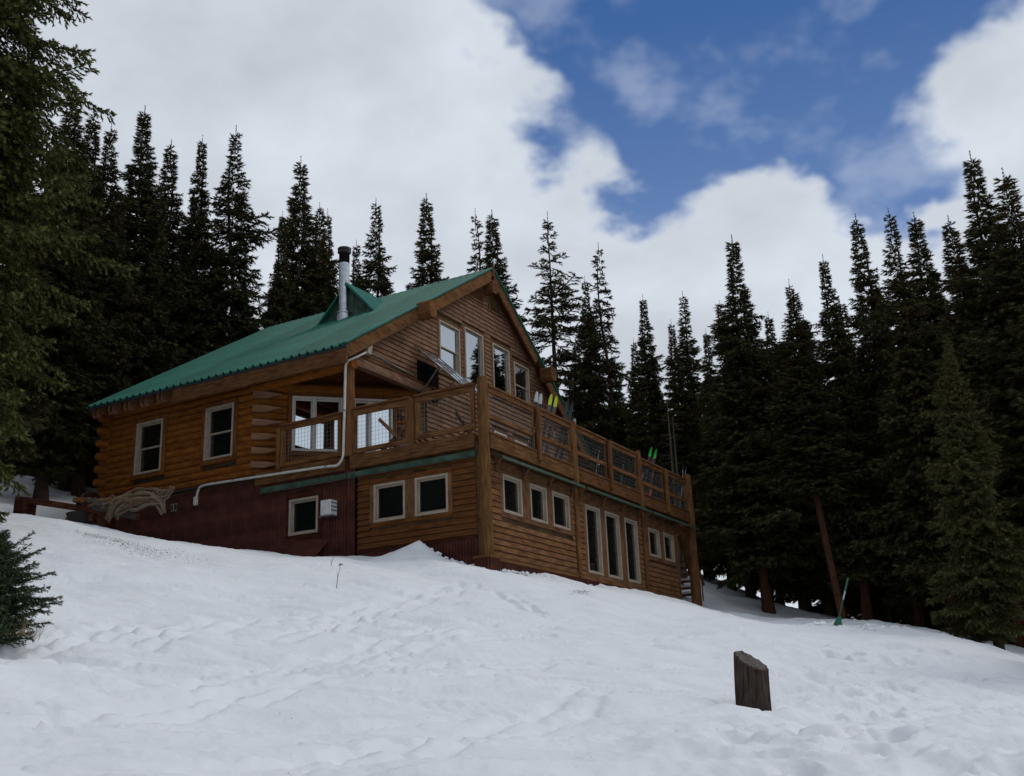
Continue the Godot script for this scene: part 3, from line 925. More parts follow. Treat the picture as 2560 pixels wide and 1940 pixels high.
	for k in 6:
		var y := 3.02 + k * 0.366
		var h := 0.165 + rng.randf_range(-0.01, 0.012)
		var s := Shape.new()
		s.prism([Vector2(-0.02, -h / 2), Vector2(0.32, -h / 2), Vector2(0.52, -0.02), Vector2(0.72, 0.012), Vector2(0.72, 0.03), Vector2(0.35, h / 2), Vector2(-0.02, h / 2)], dg.p(0.02, y, 0.0), dg.u, Vector3.UP, dg.n * 0.17)
		part("hewn_log_end", s, pick(M.log_end), cabin)

	# ---- angled porch wall
	var pw := [[1.0, 2.29, 3.42, 4.88], [2.55, 3.6, 3.42, 4.88]]
	var ph := []
	for w in pw: ph.append([w[0] - 0.12, w[1] + 0.12, w[2] - 0.1, w[3] + 0.1])
	wall_core("porch_wall_core", dg, 0.0, 4.35, 2.75, 5.6, pw, -0.25, -0.08, M.inside)
	logs(dg, 0.0, 4.3, 2.78, 5.1, 0.1828, ph, M.log)
	window(dg, pw[0][0], pw[0][1], pw[0][2], pw[0][3], {"mullions": [1.555], "glass": M.coated, "frame": M.white_frame, "casing": 0.11, "out": 0.07, "casings": M.log_casing, "casings_v": M.log_casing})
	window(dg, pw[1][0], pw[1][1], pw[1][2], pw[1][3], {"mullions": [2.98], "glass": M.coated, "frame": M.white_frame, "casing": 0.11, "out": 0.07, "casings": M.log_casing, "casings_v": M.log_casing})
	var plate := Shape.new()
	plate.tube([dg.p(0.15, 5.1, 0.02), dg.p(2.2, 5.1, 0.03), dg.p(4.4, 5.1, 0.02)], [0.13, 0.125, 0.13], 12)
	part("plate_log", plate, M.log[0], cabin)
	for k in 6:
		var s := Shape.new()
		var y := 3.0 + k * 0.366
		s.tube([dg.p(3.85, y, -0.1), dg.p(3.85, y, 0.16), dg.p(3.85, y, 0.21)], [0.1, 0.1, 0.06], 10)
		part("log_end", s, pick(M.log_end), cabin)
	block("porch_ceiling", Vector3(1.75, 5.34, -5.2), E, Vector3(3.7, 0.06, 3.3), M.soffit, cabin)
	var pb := Shape.new()
	pb.tube([Vector3(0.02, 5.08, -3.55), Vector3(0.02, 5.06, -5.2), Vector3(0.05, 5.05, -6.85)], [0.13, 0.125, 0.12], 12)
	part("porch_log_beam", pb, M.log[2], cabin)
	log_post("porch_post", 0.02, -3.72, 2.78, 4.98, 0.145, M.post[5])
	bar("gable_beam", gab.p(0.12, 5.2, 0.04), gab.p(3.4, 5.2, 0.04), 0.2, 0.24, pick(M.gable), cabin, 0.02)

	# ---- gable wall
	var uw := [[3.97, 5.04, 6.0, 7.5], [5.31, 6.35, 6.0, 7.7], [6.89, 7.91, 6.0, 7.66], [8.17, 9.15, 6.0, 7.41]]
	var dw := [[6.82, 7.56, 3.5, 4.88], [8.03, 8.82, 3.5, 4.85]]
	var gh := []
	for w in uw: gh.append([w[0] - 0.1, w[1] + 0.1, w[2] - 0.1, w[3] + 0.12])
	for w in dw: gh.append([w[0] - 0.09, w[1] + 0.09, w[2] - 0.09, w[3] + 0.09])
	var vents := [[5.62, 6.42, 8.78, 9.2], [6.8, 7.35, 8.7, 9.15]]
	var edge := func(v: float) -> Vector2: return Vector2((v - 5.30) / 0.629 - 0.545, 6.6 + (9.80 - v) / 0.7557)
	var holes := uw + dw
	# the wall's core in steps that follow the roof
	var lo := 2.76
	for r in [[2.76, 5.32, 3.05, 12.35], [5.32, 6.3, 1.0, 11.3], [6.3, 7.8, 3.35, 9.3], [7.8, 8.6, 4.7, 8.2], [8.6, 9.2, 5.6, 7.4]]:
		wall_core("gable_wall_core", gab, r[2], r[3], r[0], r[1], holes, -0.22, -0.012, M.inside)
	siding(gab, 0.1, 12.4, 5.33, 9.6, 0.132, gh + [[5.62, 6.50, 8.75, 9.5], [6.72, 7.4, 8.66, 9.5]], M.gable, edge)
	siding(gab, 3.3, 12.4, 2.79, 5.33, 0.132, gh, M.gable)
	for i in 4:
		var w: Array = uw[i]
		window(gab, w[0], w[1], w[2], w[3], {"hung": i == 0 or i == 3, "glass": M.gable_glass if i < 3 else M.glass, "casing": 0.09, "out": 0.04})
	for w in dw: window(gab, w[0], w[1], w[2], w[3], {"casing": 0.08, "out": 0.04, "frame": M.white_frame})
	# triangular louvres under the ridge
	for side in [-1.0, 1.0]:
		var x = 6.6 + side * 0.16
		var base := 8.78 if side < 0 else 8.70
		block("louvre_frame", gab.p(x, base + 0.3, 0.03), E, Vector3(0.07, 0.75, 0.06), pick(M.casing_v), cabin)
		bar("louvre_frame", gab.p(x + side * 0.04, base - 0.03, 0.03), gab.p(x + side * 0.95, base - 0.03, 0.03), 0.06, 0.07, pick(M.casing), cabin)
		var y := base + 0.04
		while y < base + 0.62:
			var reach := (9.80 - y) / (0.629 if side < 0 else 0.7557) - 0.16
			if reach > 0.1:
				var s := Shape.new()
				s.box(gab.p(x + side * (0.035 + reach / 2), y, 0.02), Basis(Vector3.RIGHT, -0.6), Vector3(reach, 0.008, 0.05))
				part("louvre_slat", s, pick(M.casing), cabin)
			y += 0.045
	make_roof(left, gab)
	make_fittings(left, front, gab)

func make_roof(left: Frame, gab: Frame) -> void:
	var E := Basis.IDENTITY
	var ex := -0.545; var ey := 5.405; var rx := 6.6; var ry := 9.9
	var z0 := -12.4; var z1 := -3.4
	var rex := 12.75; var rey := ry - (12.75 - 6.6) * 0.7557
	var roof := Node3D.new()
	roof.name = "roof"
	cabin.add_child(roof)
	# deck boards under the metal
	var s := Shape.new()
	var dl := Vector3(rx - ex, ry - ey, 0).normalized()
	var nl := Vector3(-dl.y, dl.x, 0)
	var dr := Vector3(rex - rx, rey - ry, 0).normalized()
	var nr := Vector3(-dr.y, dr.x, 0)
	s.prism([Vector2(ex + 0.03, ey - 0.02), Vector2(ex + 0.03, ey - 0.10), Vector2(rx, ry - 0.13), Vector2(rex - 0.03, rey - 0.10), Vector2(rex - 0.03, rey - 0.02), Vector2(rx, ry - 0.03)], Vector3(0, 0, z0 + 0.03), Vector3.RIGHT, Vector3.UP, Vector3(0, 0, z1 - z0 - 0.06))
	part("roof_deck", s, M.soffit, roof)
	# ribbed metal sheets
	var rib := 0.245
	var length := Vector2(rx - ex, ry - ey).length() + 0.02
	var sheet := Shape.new()
	var prof := []
	for k in 4:
		var c := rib * (k + 0.5)
		prof.append_array([Vector2(c - 0.05, 0.0), Vector2(c - 0.026, 0.05), Vector2(c + 0.026, 0.05), Vector2(c + 0.05, 0.0)])
		if k < 3:
			prof.append_array([Vector2(c + 0.10, 0.0), Vector2(c + 0.112, 0.006), Vector2(c + 0.133, 0.006), Vector2(c + 0.145, 0.0)])
	prof.push_front(Vector2(0.001, 0)); prof.append(Vector2(4 * rib - 0.001, 0))
	for i in prof.size() - 1:
		var a: Vector2 = prof[i]
		var b: Vector2 = prof[i + 1]
		# x up the slope, y out, z along the eave
		sheet.quad(Vector3(-0.04, a.y, -a.x), Vector3(-0.04, b.y, -b.x), Vector3(length, b.y, -b.x), Vector3(length, a.y, -a.x))
		sheet.quad(Vector3(-0.04, b.y - 0.035, -b.x), Vector3(-0.04, b.y, -b.x), Vector3(-0.04, a.y, -a.x), Vector3(-0.04, a.y - 0.035, -a.x))
	var mesh := sheet.mesh()
	var n := 9
	var k := (z1 - z0) / (n * 4 * rib)
	for i in n:
		var o := put("roof_sheet", mesh, M.roofs[(i * 7 + 1) % 4], roof)
		o.transform = Transform3D(Basis(dl, nl, Vector3(0, 0, k)), Vector3(ex, ey, z1 - i * 4 * rib * k))
		var lr := Vector2(rex - rx, rey - ry).length()
		var q := put("roof_sheet", mesh, M.roofs[(i * 5 + 2) % 4], roof)
		q.transform = Transform3D(Basis(-dr * (lr / length), nr, Vector3(0, 0, k)), Vector3(rex, rey, z1 - i * 4 * rib * k))
	# ridge cap, rake flashing, barge boards
	s = Shape.new()
	s.prism([Vector2(-0.20, -0.085), Vector2(0.0, 0.045), Vector2(0.19, -0.10), Vector2(0.185, -0.115), Vector2(0.0, 0.025), Vector2(-0.195, -0.1)], Vector3(rx, ry, z0 - 0.02), Vector3.RIGHT, Vector3.UP, Vector3(0, 0, z1 - z0 + 0.05))
	part("ridge_cap", s, M.roof, roof)
	for side in [-1.0, 1.0]:
		var a := Vector3(ex, ey, z1) if side < 0 else Vector3(rex, rey, z1)
		var b := Vector3(rx, ry, z1)
		var d := (b - a).normalized()
		var nn := nl if side < 0 else nr
		s = Shape.new()
		var bb := Basis(d, nn, d.cross(nn))
		s.box((a + b) / 2 + nn * 0.022 + Vector3(0, 0, -0.045), bb, Vector3(a.distance_to(b), 0.05, 0.19), 0.008)
		part("rake_flashing", s, M.roof, roof)
		for cut in ([[0.0, 0.42], [0.50, 0.985]] if side < 0 else [[0.0, 0.46], [0.55, 0.985]]):
			var p := a.lerp(b, cut[0]) - nn * 0.175 + Vector3(0, 0, -0.03)
			var q := a.lerp(b, cut[1]) - nn * 0.175 + Vector3(0, 0, -0.03)
			s = Shape.new()
			s.box((p + q) / 2, bb, Vector3(p.distance_to(q), 0.33, 0.07), 0.012)
			part("barge_board", s, pick(M.timber), roof)
			s = Shape.new()
			s.box((p + q) / 2 + nn * 0.02 + Vector3(0, 0, -0.2), bb, Vector3(p.distance_to(q), 0.02, 0.34), 0.0)
			part("soffit_board", s, M.soffit, roof)
	# purlin and ridge log ends
	for c in [[2.68, 7.24, 0.36, 0.46], [6.58, 9.27, 0.3, 0.40], [9.62, 7.24, 0.36, 0.46]]:
		s = Shape.new()
		var w: float = c[2] / 2
		var h: float = c[3] / 2
		s.prism([Vector2(-w * 0.55, -h), Vector2(w * 0.55, -h), Vector2(w, -h * 0.5), Vector2(w, h * 0.75), Vector2(w * 0.7, h), Vector2(-w * 0.7, h), Vector2(-w, h * 0.75), Vector2(-w, -h * 0.5)], Vector3(c[0], c[1], -3.42 if c[3] > 0.42 else -3.9), Vector3.RIGHT, Vector3.UP, Vector3(0, 0, 0.42 if c[3] > 0.42 else 0.58))
		part("purlin_end", s, pick(M.timber), roof)
	block("ridge_stub", Vector3(rx, ry - 0.10, z1 + 0.0), E, Vector3(0.09, 0.34, 0.1), pick(M.timber), roof)
	# eave: fascia beam over the porch, rafter tails and blocking beyond
	bar("fascia_beam", Vector3(ex + 0.06, 5.135, -9.15), Vector3(ex + 0.06, 5.135, -3.38), 0.09, 0.36, M.timber[1], roof, 0.012)
	bar("eave_board", Vector3(ex + 0.02, 5.345, -12.36), Vector3(ex + 0.02, 5.345, -3.36), 0.05, 0.075, M.dark, roof)
	var z := -12.25
	while z < -9.2:
		for dz in [0.0, 0.16]:
			s = Shape.new()
			s.prism([Vector2(-0.46, 5.14), Vector2(-0.40, 5.08), Vector2(0.0, 5.2), Vector2(0.0, 5.56), Vector2(-0.46, 5.33)], Vector3(0, 0, z + dz), Vector3.RIGHT, Vector3.UP, Vector3(0, 0, 0.04))
			part("rafter_tail", s, M.log_end[0], roof)
		block("eave_block", Vector3(-0.16, 5.3, z + 0.42), Basis.IDENTITY, Vector3(0.06, 0.28, 0.44), pick(M.log), roof)
		z += 0.62
	# far gable closes the house
	s = Shape.new()
	s.prism([Vector2(0.0, 2.7), Vector2(12.3, 2.7), Vector2(12.3, 5.4), Vector2(6.6, 9.7), Vector2(0.0, 5.6)], Vector3(0, 0, -12.15), Vector3.RIGHT, Vector3.UP, Vector3(0, 0, 0.15))
	part("far_gable_wall", s, M.log[1], cabin)
	block("far_side_wall", Vector3(12.3, 4.0, -7.9), E, Vector3(0.2, 2.6, 8.3), M.log[1], cabin)
	block("loft_floor", Vector3(7.5, 5.4, -8.0), E, Vector3(9.4, 0.12, 8.0), M.inside, cabin)

	# ---- stove pipe and the cricket behind it
	var cx := 3.9; var cz := -6.97; var cy := 8.2
	var pipe := Shape.new()
	pipe.tube([Vector3(cx, cy - 0.2, cz), Vector3(cx, cy + 0.06, cz), Vector3(cx, cy + 0.2, cz), Vector3(cx, cy + 0.205, cz), Vector3(cx, cy + 0.26, cz)], [0.235, 0.235, 0.20, 0.16, 0.16], 20)
	var ch := part("stove_pipe", pipe, M.steel, cabin)
	s = Shape.new()
	s.tube([Vector3(cx, cy + 0.16, cz), Vector3(cx, cy + 0.2, cz), Vector3(cx, cy + 0.24, cz)], [0.24, 0.22, 0.162], 20)
	part("storm_collar", s, M.steel, ch)
	for seg in [[0.24, 1.18, 0.158, M.steel], [1.18, 1.30, 0.163, M.steel], [1.30, 1.78, 0.158, M.steel]]:
		s = Shape.new()
		s.tube([Vector3(cx, cy + seg[0], cz), Vector3(cx, cy + seg[1], cz)], [seg[2], seg[2]], 20)
		part("pipe_section", s, seg[3], ch)
	# the sooted top length: black grading into bare steel as a stain
	s = Shape.new()
	s.tube([Vector3(cx, cy + 1.78, cz), Vector3(cx, cy + 2.18, cz)], [0.159, 0.159], 20)
	part("sooted_section", s, M.matt_black, ch)
	for y in [2.14, 2.24]:
		s = Shape.new()
		s.tube([Vector3(cx, cy + y - 0.03, cz), Vector3(cx, cy + y, cz), Vector3(cx, cy + y + 0.035, cz), Vector3(cx, cy + y + 0.06, cz)], [0.16, 0.205, 0.205, 0.15], 20)
		part("cap_ring", s, M.dark, ch)
	# cricket: a little gable of green metal with a ridge running back to the roof
	var A := Vector3(3.92, 8.17, -7.82); var B := Vector3(3.98, 8.21, -5.86); var T := Vector3(3.95, 9.27, -6.82); var R := Vector3(5.62, 9.27, -6.78)
	s = Shape.new()
	s.tri(A, B, T)
	var cr := part("cricket", s, M.green, cabin)
	s = Shape.new()
	var ov := Vector3(-0.16, 0, 0)
	var up := Vector3(0, 0.05, 0)
	s.quad(A + ov + up + Vector3(0, -0.12, -0.12), T + ov + up, R + up, A + up + Vector3(0.12, 0.02, -0.12))
	s.quad(B + ov + up + Vector3(0, -0.12, 0.12), B + up + Vector3(0.12, 0.02, 0.12), R + up, T + ov + up)
	s.quad(A + ov + Vector3(0, -0.14, -0.12), T + ov - up, T + ov + up, A + ov + up + Vector3(0, -0.12, -0.12))
	s.quad(B + ov + Vector3(0, -0.14, 0.12), B + ov + up + Vector3(0, -0.12, 0.12), T + ov + up, T + ov - up)
	part("cricket_roof", s, M.roof, cr)
	for t in [0.2, 0.4, 0.6, 0.8]:
		var p := A.lerp(B, t)
		var h := 1.08 * (1.0 - absf(t - 0.5) * 2)
		bar("standing_seam", p + Vector3(-0.012, 0.02, 0), p + Vector3(-0.012, h, 0), 0.02, 0.02, M.green, cr, 0.0, Vector3.RIGHT)

func make_fittings(left: Frame, front: Frame, gab: Frame) -> void:
	var E := Basis.IDENTITY
	# conduit: up the porch post to a box under the barge, and down along the wall to a socket
	var path := [Vector3(-0.1, 2.42, -8.5), Vector3(-0.1, 2.55, -8.47), Vector3(-0.1, 2.66, -8.42), Vector3(-0.1, 2.7, -8.32), Vector3(-0.1, 2.71, -8.1), Vector3(-0.13, 2.66, -6.4), Vector3(-0.15, 2.6, -4.3), Vector3(-0.16, 2.57, -3.95), Vector3(-0.17, 2.6, -3.84), Vector3(-0.18, 2.68, -3.76), Vector3(-0.18, 2.78, -3.72), Vector3(-0.18, 3.9, -3.69), Vector3(-0.2, 4.92, -3.66), Vector3(-0.2, 5.05, -3.64), Vector3(-0.16, 5.14, -3.58), Vector3(0.02, 5.24, -3.52), Vector3(0.42, 5.48, -3.50)]
	var s := Shape.new()
	var rad := []
	for p in path: rad.append(0.032)
	s.tube(path, rad, 10)
	var con := part("conduit", s, M.pvc, cabin)
	con.set_meta("label", "white plastic conduit bent along wall and post")
	block("socket_box", Vector3(-0.1, 2.33, -8.52), E, Vector3(0.09, 0.22, 0.1), M.pvc, con, 0.012)
	block("junction_box", Vector3(0.5, 5.58, -3.5), Basis(Vector3(0, 0, 1), -0.25), Vector3(0.16, 0.28, 0.12), M.frame, con, 0.01)
	s = Shape.new()
	s.tube([Vector3(0.45, 5.44, -3.56), Vector3(0.62, 5.50, -3.6), Vector3(0.85, 5.58, -3.63), Vector3(1.2, 5.58, -3.64), Vector3(1.9, 5.52, -3.64), Vector3(2.5, 5.48, -3.64)], [0.018, 0.018, 0.018, 0.018, 0.018, 0.018], 8)
	part("cable", s, M.wire, con)
	for k in [[-0.13, 2.69, -7.2], [-0.15, 2.6, -4.25], [-0.18, 3.88, -3.69]]:
		block("clip", Vector3(k[0], k[1], k[2]), E, Vector3(0.08, 0.03, 0.09), M.steel, con, 0.004)
	# heater exhaust box
	block("exhaust_box", Vector3(-0.19, 1.57, -4.12), E, Vector3(0.26, 0.36, 0.3), M.white, cabin, 0.012)
	block("exhaust_lip", Vector3(-0.2, 1.37, -4.12), E, Vector3(0.3, 0.03, 0.34), M.steel, cabin)
	for k in 3:
		bar("exhaust_grille", Vector3(-0.30, 1.5 + k * 0.09, -3.962), Vector3(-0.09, 1.5 + k * 0.09, -3.962), 0.008, 0.02, M.steel, cabin, 0.0)
	# little grated opening
	block("grate_frame", left.p(-9.34, 2.28, 0.03), left.basis(), Vector3(0.26, 0.2, 0.04), M.frame, cabin)
	block("grate_hole", left.p(-9.34, 2.28, 0.053), left.basis(), Vector3(0.2, 0.14, 0.008), M.dark, cabin, 0.0)
	block("grate_bar", left.p(-9.34, 2.28, 0.062), left.basis(), Vector3(0.02, 0.14, 0.008), M.frame, cabin, 0.0)
	# stairs climbing to the deck past its far end
	for k in 9:
		var y := -0.2 + k * 0.2
		var x := 14.45 - k * 0.14
		block("stair_tread", Vector3(x, y, -1.15), E, Vector3(0.3, 0.05, 1.2), pick(M.rail), cabin)
		if k < 6:
			s = Shape.new()
			s.box(Vector3(x - 0.01, y + 0.06, -1.14), E, Vector3(0.27, 0.075, 1.12), 0.02)
			part("tread_snow", s, M.snow, cabin)
	for z in [-0.5, -1.8]:
		bar("stair_stringer", Vector3(14.75, -0.35, z), Vector3(12.95, 2.2, z), 0.06, 0.26, pick(M.timber), cabin)
	bar("stair_handrail", Vector3(14.75, 0.75, -0.46), Vector3(13.1, 3.1, -0.46), 0.07, 0.07, pick(M.rail), cabin)
	for k in 7:
		log_post("stair_baluster", 14.6 - k * 0.22, -0.46, -0.1 + k * 0.31, 0.9 + k * 0.31, 0.025, pick(M.post))
	bar("deck_brace", Vector3(11.4, 2.12, -0.05), Vector3(12.5, 2.18, -0.05), 0.14, 0.24, pick(M.timber), cabin)
	log_post("newel_post", 13.02, -0.1, -0.9, 0.98, 0.105, M.log[3], Vector3(-0.12, 0, 0))

# ---------------------------------------------------------------- trees
func crown_mesh(sd: int, H: float, R: float, o := {}) -> ArrayMesh:
	var r := RandomNumberGenerator.new()
	r.seed = sd
	var n_branch: int = o.get("branches", 210)
	var base: float = o.get("base", 0.08)
	var blade: float = o.get("blade", 0.19)
	var wide: float = o.get("wide", 0.052)
	var per: int = o.get("per", 9)
	var gap: float = o.get("gap", 0.15)
	var full: float = o.get("full", 1.0)
	var shape: float = o.get("shape", 0.8)
	var droop: float = o.get("droop", 0.35)
	var green: Color = o.get("green", Color(0.040, 0.052, 0.020))
	var tips: Color = o.get("tips", Color(0.105, 0.10, 0.042))
	var brown: float = o.get("brown", 0.3)
	var odd: float = o.get("odd", 0.1)
	var thin: float = o.get("thin", 0.33)
	var lop := Vector2.from_angle(r.randf() * TAU) * float(o.get("lop", 0.15))
	var V := PackedVector3Array()
	var C := PackedColorArray()
	var N := PackedVector3Array()
	var noise := FastNoiseLite.new(); noise.seed = sd; noise.frequency = 0.35
	for i in n_branch:
		var t := lerpf(base, 0.99, pow((i + r.randf() * 0.8) / n_branch, 0.86))
		var y := H * t
		var az := i * 2.39996 + r.randf_range(-0.5, 0.5)
		var out := Vector3(cos(az), 0, sin(az))
		var env := R * pow(1.0 - t, shape) + 0.12 * R * (1.0 - t) + 0.03 * R
		env *= 1.0 - 0.72 * smoothstep(0.7, 1.0, t)
		if t < base + 0.12: env *= 0.45 + 0.55 * (t - base) / 0.12
		env *= 1.0 + 0.9 * noise.get_noise_3d(cos(az) * 2.0, y, sin(az) * 2.0) + lop.dot(Vector2(out.x, out.z))
		if noise.get_noise_3d(out.x * 4.0 + 31.0, y * 1.1, out.z * 4.0) > thin: continue
		var L := env * r.randf_range(0.5, 1.1) * (1.45 if r.randf() < odd else 1.0)
		if L < 0.1: L = 0.1
		var rise := lerpf(-0.30, 0.55, pow(t, 2.6)) + r.randf_range(-0.3, 0.25) + float(o.get("rise", 0.0))
		var axis := (out + Vector3(0, rise, 0)).normalized()
		var side := axis.cross(Vector3.UP).normalized()
		var steps := int(L / gap) + 2
		var dark := Color(green.r, green.g, green.b)
		var rust := clampf(noise.get_noise_3d(out.x * 3.0 + 9.0, y * 1.3, out.z * 3.0) * 1.6 + (t - 0.55) * 1.1, 0.0, 1.0) * brown
		dark = dark.lerp(Color(0.075, 0.042, 0.022), rust)
		var light := Color(tips.r, tips.g, tips.b).lerp(Color(0.10, 0.060, 0.032), rust)
		var sag := droop * (1.0 - t * 0.7)
		# the branch wood itself
		var prev := Vector3(0, y, 0)
		for k in steps:
			var s := (k + 1.0) / steps
			var p := Vector3(0, y, 0) + axis * (L * s) + Vector3(0, L * sag * (-s * s + 0.75 * s * s * s), 0)
			var dirn := (p - prev).normalized()
			var bw := 0.012 + 0.02 * (1.0 - s) * minf(L, 1.5)
			for q in [prev + Vector3(0, bw, 0), p, prev - Vector3(0, bw, 0)]: V.append(q); C.append(Color(0.05, 0.036, 0.028))
			if s > 0.12 and r.randf() < full:
				# side twigs to both hands
				for hand in [-1.0, 1.0]:
					var sl := minf(o.get("reach", 0.8), L * 0.5) * (1.05 - 0.75 * s) * r.randf_range(0.6, 1.25) + 0.05 * blade / 0.15
					var sd2: Vector3 = (dirn * r.randf_range(0.55, 0.95) + side * hand * r.randf_range(0.6, 1.0) + Vector3(0, r.randf_range(-0.45, 0.12) - sag * 0.5, 0)).normalized()
					var m := int(sl / (gap * 1.0)) + 1
					for j in m:
						var w := (j + 0.4) / m
						var c := p + sd2 * (sl * w) + Vector3(0, -0.25 * sl * w * w * sag * 2.0, 0)
						tuft(V, C, c, (sd2 + Vector3(r.randf_range(-0.3, 0.3), r.randf_range(-0.35, 0.2), r.randf_range(-0.3, 0.3))).normalized(), r, per, blade * (1.0 - 0.42 * t * t), wide * (1.0 - 0.3 * t * t), dark.lerp(light, w * r.randf()))
			tuft(V, C, p, dirn, r, per, blade * (1.0 - 0.42 * t * t), wide * (1.0 - 0.3 * t * t), dark.lerp(light, s * s * r.randf()))
			prev = p
		tuft(V, C, prev, (axis + Vector3(0, 0.3, 0)).normalized(), r, per, blade * (1.1 - 0.65 * t * t), wide * (1.0 - 0.4 * t * t), light)
	# leader
	for k in 9:
		tuft(V, C, Vector3(0, H * (0.945 + 0.0085 * k), 0), Vector3.UP, r, per, blade * (0.75 - 0.05 * k), wide * 0.6, green)
	var a := []
	a.resize(Mesh.ARRAY_MAX)
	a[Mesh.ARRAY_VERTEX] = V; a[Mesh.ARRAY_COLOR] = C
	N.resize(V.size())
	for k in range(0, V.size(), 3):
		var m := (V[k + 2] - V[k]).cross(V[k + 1] - V[k]).normalized()
		N[k] = m; N[k + 1] = m; N[k + 2] = m
	a[Mesh.ARRAY_NORMAL] = N
	var mesh := ArrayMesh.new()
	mesh.add_surface_from_arrays(Mesh.PRIMITIVE_TRIANGLES, a)
	return mesh

func tuft(V: PackedVector3Array, C: PackedColorArray, p: Vector3, d: Vector3, r: RandomNumberGenerator, n: int, bl: float, w: float, col: Color) -> void:
	var x := d.cross(Vector3(0.31, 0.9, 0.29)).normalized()
	var y := d.cross(x)
	var a := r.randf() * TAU
	for k in n:
		a += TAU / n + r.randf_range(-0.4, 0.4)
		var ca := cos(a)
		var sa := sin(a)
		var out := x * ca + y * sa
		var b := p + d * (bl * 1.3 * k / n)
		var tip := b + (d * 0.85 + out * 0.6) * (bl * r.randf_range(0.75, 1.2))
		var across := (y * ca - x * sa) * (w * 0.5)
		V.append(b - across); V.append(b + across); V.append(tip)
		var cc := col * r.randf_range(0.75, 1.25)
		C.append(cc); C.append(cc); C.append(cc)

var crowns := []
var trunk_mesh: ArrayMesh
func make_tree_stock() -> void:
	var g1 := Color(0.030, 0.034, 0.014)
	var g2 := Color(0.038, 0.036, 0.016)
	var kinds := [
		[101, 2.0, {"green": g1, "branches": 330}],
		[102, 1.7, {"green": g2, "shape": 0.7, "brown": 0.6, "branches": 320, "odd": 0.16}],
		[103, 2.4, {"green": g1, "shape": 1.05, "branches": 340}],
		[104, 1.5, {"green": g2, "shape": 0.62, "brown": 0.5, "branches": 320, "odd": 0.2}],
		[105, 2.1, {"green": g2, "shape": 0.55, "full": 0.7, "branches": 170, "odd": 0.3, "lop": 0.5, "droop": 0.15, "brown": 0.55, "thin": 0.2}],   # sparse, lopsided
		[106, 2.1, {"green": g1, "shape": 0.85, "brown": 0.6, "odd": 0.2, "full": 0.9, "branches": 280, "thin": 0.22}],
		[107, 2.4, {"green": Color(0.058, 0.060, 0.024), "tips": Color(0.13, 0.12, 0.05), "shape": 0.75, "brown": 0.4, "base": 0.05, "droop": 0.5, "branches": 330, "per": 8}],   # paler fir
		[108, 1.6, {"green": g2, "shape": 0.9, "brown": 0.6, "branches": 300, "odd": 0.25, "thin": 0.25}],
	]
	for k in kinds:
		crowns.append([crown_mesh(k[0], 18.0, k[1], k[2]), 18.0])
	var s := Shape.new()
	var pts := []
	var rad := []
	for i in 13:
		var t := i / 12.0
		pts.append(Vector3(0.01 * sin(t * 9.0), t, 0.008 * cos(t * 7.0)))
		rad.append(0.0125 * (1.0 - t * 0.93) + (0.006 if i == 0 else 0.0))
	s.tube(pts, rad, 10)
	trunk_mesh = s.mesh()
	for k in crowns: print("crown ", k[0].surface_get_array_len(0) / 3)

func tree(px: float, py: float, dist: float, kind: int, wide: float, label: String, group: String, called := "spruce_tree", bark := "bark") -> Node3D:
	# the tip lies on the ray through the pixel, dist metres off along the ground
	var d := ray(px, py)
	var t := dist / Vector2(d.x, d.z).length()
	var tip := EYE + d * t
	return tree_at(tip.x, tip.z, tip.y, kind, wide, label, group, called, bark)

func tree_at(x: float, z: float, top: float, kind: int, wide: float, label: String, group: String, called := "spruce_tree", bark := "bark") -> Node3D:
	var y := land(x, z) - 0.15
	var h := top - y
	var o := thing(called, label, "tree", Vector3(x, y, z), rng.randf() * TAU, group)
	var tr := put("trunk", trunk_mesh, M[bark], o)
	tr.scale = Vector3(h, h * 0.97, h)
	var cr := put("crown", crowns[kind][0], M.olive_needles if bark == "red_bark" or called == "fir_tree" else M.needles, o)
	var k: float = h / crowns[kind][1]
	var lift := 0.05 if bark == "red_bark" else 0.0
	wide *= rng.randf_range(0.86, 1.18)
	cr.scale = Vector3(k * wide, k * (1.0 - lift), k * wide * rng.randf_range(0.85, 1.15))
	cr.position.y = h * lift
	return o

